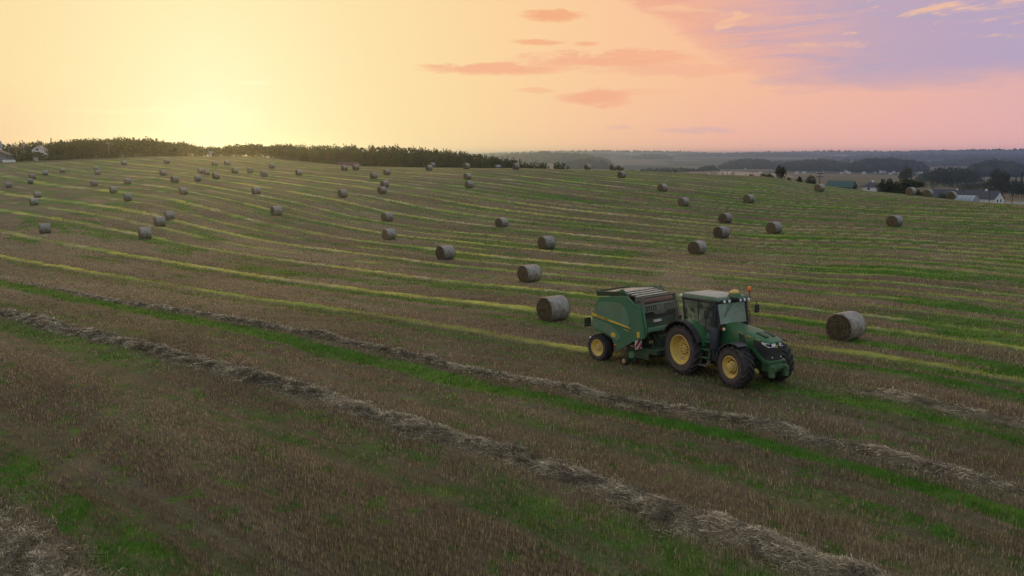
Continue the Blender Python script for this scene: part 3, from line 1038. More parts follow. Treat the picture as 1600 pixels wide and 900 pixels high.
def build_bales():
    hiw, hie = bale_meshes(1, True)
    variants = [bale_meshes(s_, False) for s_ in (2, 3, 4)]
    protos = {}

    def proto(key, wm, em):
        r_ = empty('straw_bale')
        link('net_wrap', wm, r_)
        for e in em: link('straw_end', e, r_)
        protos[key] = r_
        return r_
    for i, (px_, py_, lab) in enumerate(BALES):
        if i in (1,): py_ += 0
        x, y = land_at(px_, py_)
        key = 'hi' if i < 10 else i % 3
        if key in protos:
            o = copy_tree(protos[key])
        else:
            o = proto(key, *((hiw, hie) if key == 'hi' else variants[key]))
        rz = R(39) + random.uniform(-.10, .10)      # axis across the rows
        o.location = (x, y, gz(x, y) - .03)
        o.rotation_euler = (0, 0, rz)
        s_ = random.uniform(.97, 1.03)
        o.scale = (s_ * random.uniform(.95, 1.05), s_ * random.uniform(.98, 1.06), s_ * random.uniform(.93, 1.02))
        tag(o, lab, 'straw bale', 'round straw bales on the field')
        print('bale', i, round(math.hypot(x, y)), end='; ')


build_bales()
# ------------------------------------------------------------------ machine materials
GRN = mat('machine_green_paint', (.030, .135, .045), (.024, .110, .038), rough=.38, spec=.5, scale=3.0, dust=(.13, .13, .085), dust_h=(.5, 1.3))
GRNB = mat('baler_green_paint', (.060, .180, .090), (.050, .158, .078), rough=.42, spec=.5, scale=2.0, dust=(.12, .15, .095), dust_h=(.4, 1.2))
GRNL = mat('dusty_green_panel', (.125, .235, .135), (.10, .205, .115), rough=.5, spec=.4, scale=2.0, dust=(.15, .17, .11))
GRND = mat('dark_green_steel', (.018, .062, .026), (.035, .050, .025), rough=.6, scale=6.0, dust=(.10, .09, .055))
GUARD = mat('dusty_grey_green_guard', (.12, .135, .095), (.09, .11, .075), rough=.6, scale=4.0, dust=(.17, .15, .11))
YEL = mat('yellow_rim_paint', (.68, .50, .10), (.58, .43, .11), rough=.45, spec=.5, scale=4.0, dust=(.34, .28, .17))
YELB = mat('yellow_decal', (.68, .50, .06), (.60, .45, .06), rough=.45, scale=5)
TYRE = mat('tyre_rubber', (.022, .022, .023), (.034, .032, .030), rough=.7, spec=.3, scale=7.0, bump=.25, dust=(.07, .058, .045))
SIDEW = mat('dusty_tyre_sidewall', (.085, .074, .062), (.055, .050, .044), rough=.85, spec=.2, scale=5.0, bump=.2, dust=(.15, .12, .09))
BLK = mat('black_plastic', (.018, .019, .021), (.028, .028, .028), rough=.5, spec=.4, scale=6, dust=(.08, .07, .055))
DGRY = mat('dark_grey_plastic', (.045, .047, .052), (.035, .036, .04), rough=.55, scale=5, dust=(.11, .095, .075))
MUFF = mat('exhaust_steel', (.040, .048, .055), (.028, .034, .040), rough=.5, metal=.2, scale=8)
STEEL = mat('worn_steel', (.22, .21, .19), (.12, .11, .10), rough=.5, metal=.5, scale=12)
CABR = mat('dusty_green_roof', (.075, .15, .09), (.055, .125, .07), rough=.5, scale=3, dust=(.24, .23, .17))
ROOFM = mat('cab_roof_top', (.42, .41, .36), (.33, .33, .28), rough=.6, scale=3, dust=(.36, .30, .24))  # dusty top, its pale sky reflection put into the colour
LAMP = mat('lamp_lens', (.85, .87, .88), (.70, .74, .78), rough=.12, spec=.8, scale=20)
ORNG = mat('amber_lens', (.85, .22, .03), (.70, .15, .02), rough=.25, spec=.6, scale=20)
REDM = mat('red_paint', (.50, .03, .025), (.40, .025, .02), rough=.5, scale=10)
WHITEM = mat('white_paint', (.78, .77, .74), (.66, .65, .62), rough=.5, scale=6)
RUST = mat('dusty_red_roller', (.20, .095, .07), (.15, .08, .06), rough=.6, scale=7, dust=(.20, .15, .11))
TRAY = mat('pale_net_roll', (.52, .47, .40), (.30, .27, .22), rough=.6, scale=9, dust=(.35, .28, .20))
INT = mat('cab_interior', (.030, .032, .032), (.02, .02, .022), rough=.7, scale=5)
SEATM = mat('seat_fabric', (.10, .09, .07), (.05, .05, .045), rough=.8, scale=9)
STRAWF = mat('bale_straw_bits', (.36, .24, .10), (.26, .17, .07), rough=.9, scale=20)


def glass_material():
    m_ = bpy.data.materials.new('cab_glass')
    m_.use_nodes = True
    nt = m_.node_tree
    nt.nodes.clear()
    g = NT(nt)
    t = g.n('ShaderNodeBsdfTransparent')
    t.inputs[0].default_value = (.74, .86, .78, 1)
    gl = g.n('ShaderNodeBsdfGlossy')
    gl.inputs['Roughness'].default_value = .06
    gl.inputs['Color'].default_value = (.72, .85, .74, 1)
    df = g.n('ShaderNodeBsdfDiffuse')          # dust film on the panes
    df.inputs[0].default_value = (.40, .42, .34, 1)
    tc = g.n('ShaderNodeTexCoord')
    nz = g.noise(tc.outputs['Object'], 2.2, 5.0, .6)
    fr = g.n('ShaderNodeFresnel')
    fr.inputs[0].default_value = 1.5
    m1 = g.n('ShaderNodeMixShader')
    g.lk(g.m('ADD', g.m('MULTIPLY', fr.outputs[0], .9), .05), m1.inputs[0])
    g.lk(t.outputs[0], m1.inputs[1])
    g.lk(gl.outputs[0], m1.inputs[2])
    m2 = g.n('ShaderNodeMixShader')
    g.lk(g.m('MULTIPLY', g.ss(nz, .3, .75), .42), m2.inputs[0])
    g.lk(m1.outputs[0], m2.inputs[1])
    g.lk(df.outputs[0], m2.inputs[2])
    out = g.n('ShaderNodeOutputMaterial')
    g.lk(m2.outputs[0], out.inputs[0])
    return m_


GLASS = glass_material()


# ------------------------------------------------------------------ wheels (axis along y, outer side towards -y)
def wheel_meshes(key, Rt, W, Rr, nl, dish, hub):
    h = W / 2
    tp = [(-h * .80, Rr - .01), (-h * .93, Rr + .03), (-h * 1.0, (Rt + Rr) / 2 + .02), (-h * .99, Rt - .16), (-h * .93, Rt - .075), (-h * .6, Rt - .05), (0, Rt - .04),
          (h * .6, Rt - .05), (h * .93, Rt - .075), (h * .99, Rt - .16), (h * 1.0, (Rt + Rr) / 2 + .02), (h * .93, Rr + .03), (h * .80, Rr - .01)]
    t = MB().lathe(tp[3:10], n=48)
    for side in (-1, 1):
        for k in range(nl):
            a0 = 2 * math.pi * (k + (.5 if side > 0 else 0)) / nl
            secs = []
            for q in range(4):
                f = q / 3
                yy = side * h * (-.06 + f * 1.03)
                a = a0 - f * .85 * 2 * math.pi / nl * 1.25
                wa = (.022 + .022 * f) / Rt * .95
                r1 = Rt - (.0 if f < .99 else .03)
                r0 = Rt - .075 - (.05 if f > .99 else 0)
                secs.append([(r0 * math.cos(a - wa * 1.4), yy, r0 * math.sin(a - wa * 1.4)), (r1 * math.cos(a - wa), yy, r1 * math.sin(a - wa)),
                             (r1 * math.cos(a + wa), yy, r1 * math.sin(a + wa)), (r0 * math.cos(a + wa * 1.4), yy, r0 * math.sin(a + wa * 1.4))])
            t.loft(secs)
    sw = MB().lathe(tp[:4], n=48).lathe(tp[9:], n=48)
    ho = h * .86
    rim = MB().lathe([(-ho - .015, Rr + .025), (-ho - .02, Rr - .005), (-ho + .03, Rr - .015), (-ho + .05, Rr - .05), (-ho + dish * .55, Rr - .06), (-ho + dish * .6, Rr - .10), (-ho + dish, Rr - .13),
                      (-ho + dish + .005, Rr * .52), (-ho + dish - .03, Rr * .46), (-ho + dish - .035, .05), (-ho + dish - .035, .001)], n=40)
    rim.lathe([(ho, Rr + .02), (ho - .05, Rr - .04), (0, Rr - .06), (-ho + dish + .03, Rr - .14)], n=40)
    hb = MB()
    y0 = -ho + dish - .035
    if hub == 'rear':
        hb.lathe([(y0 + .01, .17), (y0 - .035, .165), (y0 - .04, .10), (y0 - .06, .095), (y0 - .065, .001)], n=20)
        br = .20
    elif hub == 'front':
        hb.lathe([(y0 + .01, .21), (y0 - .03, .205), (y0 - .045, .16), (y0 - .16, .15), (y0 - .175, .12), (y0 - .18, .001)], n=20)
        br = .235
    else:
        hb.lathe([(y0 + .01, .10), (y0 - .04, .09), (y0 - .05, .001)], n=16)
        br = .13
    nb = 10 if hub != 'small' else 6
    bt = MB()
    for k in range(nb):
        a = 2 * math.pi * k / nb
        bt.lathe([(y0 + .01, .022), (y0 - .03, .022), (y0 - .032, .001)], (br * math.cos(a), 0, br * math.sin(a)), n=6)
    return dict(tread=t.mesh('tyre', TYRE, 35), side=sw.mesh('tyre_sidewall', SIDEW, 50), rim=rim.mesh('rim', YEL, 40), hub=hb.mesh('hub', YEL, 40), bolt=bt.mesh('wheel_bolts', BLK))


def place_wheel(M, parent, loc, left=False, steer=0.0, bolts=True):
    w = empty('wheel', loc, steer + (math.pi if left else 0), parent=parent)
    link('tyre', M['tread'], w)
    link('tyre_sidewall', M['side'], w)
    link('rim', M['rim'], w)
    link('hub', M['hub'], w)
    if bolts: link('wheel_bolts', M['bolt'], w)
    return w


def flat_letters(txt, size, parent, m_, M4, name='lettering', align='LEFT', shear=0.0):
    cu = bpy.data.curves.new(name, 'FONT')
    cu.body = txt
    cu.size = size
    cu.extrude = .002
    cu.align_x = align
    cu.shear = shear
    cu.resolution_u = 2
    tmp = bpy.data.objects.new(name, cu)
    me = bpy.data.meshes.new_from_object(tmp)
    bpy.data.objects.remove(tmp)
    me.name = name
    me.materials.clear()
    me.materials.append(m_)
    me.transform(M4)
    return link(name, me, parent)


# ------------------------------------------------------------------ tractor: x forward from the rear axle, y left, z up
def build_tractor():
    z0 = gz(TRX, TRY)
    T = empty('tractor', (TRX, TRY, z0 + .0), TRYAW, 'green farm tractor with yellow wheel rims pulling the baler', 'tractor')
    fx, fy = TRX + 2.7 * math.cos(TRYAW), TRY + 2.7 * math.sin(TRYAW)
    T.rotation_euler = (0, -math.atan2(gz(fx, fy) - z0, 2.7), TRYAW)
    rw = wheel_meshes('rear', .98, .66, .56, 20, .27, 'rear')
    fw = wheel_meshes('front', .765, .56, .385, 18, .15, 'front')
    place_wheel(rw, T, (0, -.97, .96))
    place_wheel(rw, T, (0, .97, .96), True)
    place_wheel(fw, T, (2.70, -.95, .745), steer=-.04)
    place_wheel(fw, T, (2.70, .92, .745), True, -.04)
    # running gear
    ch = MB().box(-.55, 1.5, -.34, .34, .72, 1.22).box(1.4, 3.35, -.27, .27, .78, 1.18).box(-.75, -.5, -.3, .3, .5, 1.0)
    ch.lathe([(-.72, .17), (-.35, .22), (.35, .22), (.72, .17)], (0, 0, .96), 16)
    ch.build('chassis', GRND, T, bevel=.02)
    fa = MB().box(2.55, 2.86, -.72, .72, .62, .86).box(2.3, 3.1, -.2, .2, .62, .82)
    fa.lathe([(-.74, .14), (-.66, .17), (-.60, .15)], (2.7, 0, .745), 14).lathe([(.60, .15), (.66, .17), (.74, .14)], (2.7, 0, .745), 14)
    fa.build('front_axle', GRND, T, bevel=.015)
    # bonnet
    def sec(x, w, bot, sh, top):
        return [(x, -w, bot), (x, -w * 1.03, (bot + sh) / 2), (x, -w, sh), (x, -w * .86, sh + (top - sh) * .62), (x, -w * .5, top - .012), (x, 0, top),
                (x, w * .5, top - .012), (x, w * .86, sh + (top - sh) * .62), (x, w, sh), (x, w * 1.03, (bot + sh) / 2), (x, w, bot)]
    hd = MB().loft([sec(1.36, .43, 1.24, 1.96, 2.11), sec(1.9, .435, 1.24, 1.93, 2.08), sec(2.5, .43, 1.26, 1.87, 2.01), sec(3.02, .42, 1.34, 1.79, 1.93), sec(3.03, .42, 1.66, 1.78, 1.925),
                    sec(3.35, .40, 1.66, 1.73, 1.85), sec(3.60, .36, 1.645, 1.68, 1.765), sec(3.72, .29, 1.63, 1.645, 1.685)])
    hood = hd.build('bonnet', GRN, T, smooth=38)
    for y in (-1, 1):
        for k in range(3):
            x = 2.30 + k * .10
            p = [(x, 1.83 - k * .015), (x + .055, 1.825 - k * .015), (x + .15, 1.53), (x + .095, 1.53)]
            MB().prism(p, y * .440, y * .452).build('bonnet_vent', BLK, hood)
    for y in (-.17, .17):
        MB().hexa([(2.98, y - .10, 1.934), (3.45, y - .085, 1.832), (3.45, y + .085, 1.832), (2.98, y + .10, 1.934), (2.98, y - .10, 1.946), (3.45, y - .085, 1.844), (3.45, y + .085, 1.844), (2.98, y + .10, 1.946)]).build('bonnet_louvre', GRND, hood)
    st = MB()
    for y in (-1, 1):
        st.prism([(2.70, 1.825), (2.92, 1.795), (2.92, 1.775), (2.70, 1.805)], y * .433, y * .440)
        st.prism([(3.14, 1.755), (3.34, 1.722), (3.34, 1.705), (3.14, 1.738)], y * .408, y * .418)
        st.prism([(2.30, 1.905), (2.36, 1.898), (2.36, 1.878), (2.30, 1.885)], y * .425, y * .438)
        st.prism([(2.42, 1.893), (2.47, 1.887), (2.47, 1.867), (2.42, 1.873)], y * .423, y * .437)
    st.build('bonnet_decals', YELB, hood)
    # nose: dark grille wrapped round the front
    def gsec(x, w, b_, t_): return [(x, -w, b_), (x, -w, t_), (x, w, t_), (x, w, b_)]
    gr = MB().loft([gsec(2.95, .405, 1.02, 1.655), gsec(3.35, .392, 1.0, 1.655), gsec(3.60, .345, 1.0, 1.640), gsec(3.70, .27, 1.02, 1.625)])
    grille = gr.build('grille', BLK, T, bevel=.015)
    sl = MB()
    for k in range(7):
        z = 1.10 + k * .058
        sl.box(3.695 - k * .0005, 3.712, -.23, .23, z, z + .018)
    for y in (-1, 1):
        for k in range(9):
            z = 1.10 + k * .058
            sl.box(3.02, 3.34, y * .400, y * .410, z, z + .014)
    sl.build('grille_slats', DGRY, grille)
    bd = MB().box(3.705, 3.722, -.055, .055, 1.47, 1.57)
    badge = bd.build('badge', YELB, grille, bevel=.01)
    # leaping deer emblem in green on the yellow badge, a few millimetres proud
    de = MB()
    P = [(-.040, .018), (-.018, .012), (.014, .014), (.026, .030), (.022, .042), (.034, .034), (.042, .024), (.032, .018), (.024, .004), (.030, -.020), (.024, -.022), (.012, -.002), (-.020, -.002), (-.042, -.022), (-.046, -.016), (-.030, .002)]
    n = len(P)
    de.add([(3.724, a, 1.52 + b) for a, b in P] + [(3.727, a, 1.52 + b) for a, b in P], [tuple(range(n)), tuple(range(2 * n - 1, n - 1, -1))] + [(i, (i + 1) % n, (i + 1) % n + n, i + n) for i in range(n)])
    de.build('emblem', GRND, badge)
    for y in (-1, 1):
        a = [(3.40, y * .418, 1.665), (3.63, y * .375, 1.650), (3.765, y * .10, 1.635), (3.765, y * .12, 1.525), (3.68, y * .33, 1.50), (3.47, y * .412, 1.59)]
        b = [(x - .06, yy * .93, z) for x, yy, z in a]
        n = 6
        MB().add(a + b, [tuple(range(n)), tuple(range(2 * n - 1, n - 1, -1))] + [(i, (i + 1) % n, (i + 1) % n + n, i + n) for i in range(n)]).build('headlight', LAMP, T)
        MB().lathe([(3.70, .001), (3.716, .026), (3.722, .024), (3.724, .001)], (0, y * .2, 1.14), 8, 'x').build('grille_lamp', LAMP, grille)
        # green sweep under the grille
        sw = [(2.96, 1.42), (3.10, 1.40), (3.30, 1.22), (3.52, 1.06), (3.74, 1.03), (3.74, .93), (3.46, .95), (3.22, 1.10), (3.05, 1.26), (2.96, 1.28)]
        MB().prism(sw, y * .33, y * .425).build('side_sweep', GRN, T, bevel=.01)
    MB().box(3.58, 3.76, -.33, .33, .935, 1.03).build('nose_bar', GRN, T, bevel=.02)
    fl = MB().box(3.30, 3.74, -.30, .30, .62, .92).box(3.70, 3.84, -.40, .40, .74, .88)
    for y in (-1, 1):
        fl.box(3.70, 3.98, y * .30 - .05, y * .30 + .05, .70, .84)
        fl.box(3.74, 3.90, y * .33 - .09, y * .33 + .09, .46, .74)
    fl.build('front_linkage', GRN, T, bevel=.018)
    MB().tube([(3.72, .36, 1.42), (3.80, .55, 1.40)], .012, 6).build('front_marker', DGRY, T)
    # mudguards
    for y in (-1, 1):
        lo, hi = sorted((y * .70, y * 1.16))
        fr = MB().arc(2.70, .745, .82, .85, 66, 150, lo, hi, 14).arc(2.70, .745, .80, .856, 150, 176, lo, hi, 4)
        fr.build('front_mudguard', DGRY, T, smooth=35)
        lo, hi = sorted((y * .58, y * 1.06))
        MB().arc(0, .96, 1.10, 1.14, 14, 146, lo, hi, 20).build('rear_fender', GRN, T, smooth=35)
        lo, hi = sorted((y * 1.064, y * 1.30))
        MB().arc(0, .96, 1.085, 1.128, 22, 152, lo, hi, 20).build('fender_edge', BLK, T, smooth=35)
        lo, hi = sorted((y * .54, y * .575))
        MB().prism([(-.75, 1.2), (-.98, 1.55), (-.62, 1.95), (0, 2.11), (.55, 1.94), (.95, 1.45), (1.02, 1.1)], lo, hi).build('fender_inner', GRND, T)
    MB().tube([(-.30, -1.0, 2.08), (-.30, -1.0, 2.17)], .03, 8).lathe([(-.07, .001), (-.06, .05), (.05, .05), (.06, .001)], (-.30, -1.0, 2.2), 10, 'x').build('fender_lamp', BLK, T)
    # cab
    fl = MB().hexa([(-.35, -.60, 1.22), (1.36, -.66, 1.22), (1.36, .66, 1.22), (-.35, .60, 1.22), (-.42, -.60, 1.50), (1.40, -.70, 1.36), (1.40, .70, 1.36), (-.42, .60, 1.50)])
    fl.build('cab_floor', DGRY, T, bevel=.02)
    fr = MB()
    for y in (-1, 1):
        fr.tube([(1.46, y * .68, 1.30), (1.56, y * .70, 2.10), (1.42, y * .72, 2.90)], .05, 6)
        fr.tube([(-.40, y * .70, 1.90), (-.36, y * .72, 2.2), (-.46, y * .72, 2.90)], .05, 6)
        fr.tube([(.42, y * .735, 2.88), (.46, y * .735, 2.1)], .022, 6)
        fr.tube([(-.40, y * .70, 1.92), (.30, y * .74, 1.98), (.85, y * .74, 1.40), (1.44, y * .70, 1.33)], .035, 6)
        fr.tube([(-.46, y * .72, 2.87), (1.42, y * .73, 2.87)], .045, 6)
    fr.tube([(1.55, -.70, 2.06), (1.55, .70, 2.06)], .03, 6).tube([(-.46, -.7, 2.86), (-.46, .7, 2.86)], .045, 6).tube([(-.40, -.7, 1.9), (-.40, .7, 1.9)], .04, 6)
    cabf = fr.build('cab_frame', BLK, T, smooth=40)
    def pane(name, pts, nrm, th=.008):
        nrm = Vector(nrm) * th
        a = [Vector(p) for p in pts]
        n = len(a)
        return MB().add([tuple(p) for p in a] + [tuple(p + nrm) for p in a], [tuple(range(n)), tuple(range(2 * n - 1, n - 1, -1))] + [(i, (i + 1) % n, (i + 1) % n + n, i + n) for i in range(n)]).build(name, GLASS, T)
    pane('windscreen', [(1.55, -.67, 2.06), (1.55, .67, 2.06), (1.42, .69, 2.84), (1.42, -.69, 2.84)], (1, 0, 0))
    pane('rear_window', [(-.41, -.66, 1.94), (-.41, .66, 1.94), (-.46, .68, 2.84), (-.46, -.68, 2.84)], (-1, 0, 0))
    for y in (-1, 1):
        pane('side_window', [(-.36, y * .72, 2.0), (.28, y * .745, 2.0), (.86, y * .745, 1.44), (1.43, y * .715, 1.37), (1.52, y * .715, 2.08), (1.40, y * .73, 2.84), (-.42, y * .73, 2.84)], (0, y, 0))
    rf = MB().hexa([(-.58, -.80, 2.90), (1.62, -.78, 2.93), (1.62, .74, 2.93), (-.58, .76, 2.90), (-.54, -.74, 3.06), (1.56, -.72, 3.07), (1.56, .68, 3.07), (-.54, .70, 3.06)])
    roof = rf.build('cab_roof', CABR, T, bevel=.035, smooth=40)
    MB().hexa([(-.50, -.68, 3.050), (1.45, -.66, 3.058), (1.45, .62, 3.058), (-.50, .64, 3.050), (-.44, -.60, 3.090), (1.35, -.58, 3.098), (1.35, .55, 3.098), (-.44, .56, 3.090)]).build('roof_panel', ROOFM, roof, bevel=.02, smooth=40)  # pale panel: sky reflection painted as its colour
    vis = MB().hexa([(1.48, -.76, 2.82), (1.66, -.72, 2.86), (1.66, .68, 2.86), (1.48, .72, 2.82), (1.48, -.77, 2.93), (1.71, -.73, 2.99), (1.71, .69, 2.99), (1.48, .73, 2.93)])
    visor = vis.build('roof_visor', BLK, roof, bevel=.02)
    for y in (-.58, -.34, .20, .40, .60):
        MB().lathe([(1.66, .001), (1.66, .058), (1.715, .054), (1.725, .04), (1.728, .001)], (0, y, 2.93), 12, 'x').build('work_light', LAMP, visor)
    MB().lathe([(-.88, .001), (-.875, .05), (-.82, .06)], (-.45, 0, 2.985), 12).build('work_light', LAMP, roof)
    for y in (.78,):
        MB().tube([(1.5, y - .05, 2.97), (1.52, y + .04, 3.02), (1.52, y + .04, 3.22)], .016, 6).lathe([(3.20, .055), (3.23, .06)], (1.52, y + .04, 0), 12, 'z').build('beacon_stalk', BLK, roof)
        MB().lathe([(3.228, .062), (3.33, .066), (3.375, .05), (3.39, .001)], (1.52, y + .04, 0), 14, 'z').build('beacon', ORNG, roof, smooth=50)
    MB().hexa([(1.42, -.19, 3.09), (1.80, -.19, 3.04), (1.80, .19, 3.04), (1.42, .19, 3.09), (1.46, -.15, 3.21), (1.76, -.15, 3.20), (1.76, .15, 3.20), (1.46, .15, 3.21)]).build('receiver_base', GRN, roof, bevel=.02)
    MB().lathe([(3.20, .155), (3.24, .165), (3.29, .14), (3.325, .09), (3.335, .001)], (1.61, 0, 0), 18, 'z').build('receiver_dome', YEL, roof, smooth=60)
    # mirrors and rails
    for y in (-1, 1):
        MB().tube([(1.44, y * .74, 2.74), (1.50, y * 1.08, 2.80), (1.48, y * 1.22, 2.78), (1.47, y * 1.24, 2.62)], .016, 6).build('mirror_arm', BLK, T)
        MB().hexa([(1.44, y * 1.24 - .10, 2.34), (1.50, y * 1.24 - .10, 2.34), (1.50, y * 1.24 + .10, 2.34), (1.44, y * 1.24 + .10, 2.34), (1.44, y * 1.24 - .10, 2.66), (1.50, y * 1.24 - .10, 2.66), (1.50, y * 1.24 + .10, 2.66), (1.44, y * 1.24 + .10, 2.66)]).build('mirror', BLK, T, bevel=.02)
    MB().tube([(1.40, .76, 2.5), (1.44, .90, 2.45), (1.46, .92, 1.9), (1.42, .78, 1.55)], .016, 6).build('handrail', BLK, T)
    MB().tube([(.98, -.80, 2.45), (1.02, -.86, 2.40), (1.02, -.86, 1.75), (1.0, -.78, 1.65)], .014, 6).build('handrail', BLK, T)
    MB().tube([(1.49, -.05, 2.80), (1.56, -.42, 2.34)], .014, 5).build('wiper', BLK, T)
    # exhaust in front of the right cab pillar
    ex = MB().lathe([(.72, .001), (.72, .10), (1.14, .11), (1.16, .17), (1.86, .175), (1.94, .13), (1.98, .085), (2.86, .085), (2.95, .075), (2.95, .06), (2.6, .055)], (1.40, -.80, 0), 18, 'z')
    ex.build('exhaust', MUFF, T, smooth=35)
    MB().tube([(1.46, -.52, 1.86), (1.62, -.56, 1.92)], .02, 6).lathe([(-.63, .001), (-.625, .055), (-.555, .06), (-.55, .001)], (1.66, 0, 1.92), 12).build('turn_lamp', ORNG, T)
    MB().lathe([(-.665, .001), (-.66, .04), (-.632, .045), (-.63, .001)], (1.76, 0, 1.92), 10).build('turn_lamp_lens', LAMP, T)
    # fuel tank and steps between the wheels
    tk = MB().hexa([(.98, -.86, .66), (1.78, -.70, .66), (1.78, -.30, .66), (.98, -.30, .66), (.98, -.86, 1.22), (1.80, -.70, 1.22), (1.80, -.30, 1.22), (.98, -.30, 1.22)])
    tk.hexa([(.98, .30, .66), (1.78, .30, .66), (1.78, .70, .66), (.98, .86, .66), (.98, .30, 1.22), (1.80, .30, 1.22), (1.80, .70, 1.22), (.98, .86, 1.22)])
    tk.build('fuel_tank', BLK, T, bevel=.04)
    for y in (-1, 1):
        lad = empty('steps', parent=T)
        for x in (.92, 1.34):
            MB().tube([(x - .04, y * .84, 1.55), (x, y * .95, 1.10), (x, y * 1.04, .52)], .022, 6).build('side_rail', GRN, lad)
        for k, (z, yy) in enumerate(((1.40, .88), (1.12, .95), (.82, 1.0), (.53, 1.04))):
            MB().box(.90, 1.36, y * yy - .12, y * yy + .10, z - .02, z + .02).build('step', GRN if k < 3 else STEEL, lad, bevel=.006)
        MB().box(.93, 1.33, y * .80 - .012, y * .80 + .012, .84, 1.46).build('back_plate', GRND, lad)
    # inside the cab
    se = MB().box(.18, .62, -.24, .24, 1.52, 1.66).hexa([(.10, -.24, 1.6), (.24, -.24, 1.6), (.24, .24, 1.6), (.10, .24, 1.6), (-.06, -.2, 2.36), (.06, -.2, 2.36), (.06, .2, 2.36), (-.06, .2, 2.36)])
    se.build('driver_seat', SEATM, T, bevel=.04, smooth=40)
    cs = MB().hexa([(1.05, -.2, 1.3), (1.45, -.26, 1.3), (1.45, .26, 1.3), (1.05, .2, 1.3), (1.15, -.18, 2.0), (1.44, -.22, 2.08), (1.44, .22, 2.08), (1.15, .18, 2.0)])
    cs.box(.2, .8, -.42, -.28, 1.5, 1.95)
    cs.build('console', INT, T, bevel=.03)
    sp = []
    for k in range(17):
        a = 2 * math.pi * k / 16
        sp.append((1.0 + .07 * math.cos(a), .21 * math.sin(a), 2.08 + .16 * math.cos(a)))
    MB().tube(sp, .016, 6, False).tube([(1.0, 0, 2.08), (1.2, 0, 1.95)], .025, 6).tube([(1.0, -.2, 2.08), (1.0, .2, 2.08)], .012, 5).build('steering_wheel', BLK, T)
    # rear hitch
    MB().box(-1.02, -.5, -.06, .06, .48, .58).tube([(-.6, -.42, .9), (-1.25, -.46, .62)], .03, 6).tube([(-.6, .42, .9), (-1.25, .46, .62)], .03, 6).build('drawbar', STEEL, T)
    return T


# ------------------------------------------------------------------ round baler: x forward from its axle, y left
BLX, BLY, BLYAW = 4.70, 34.95, R(-51)


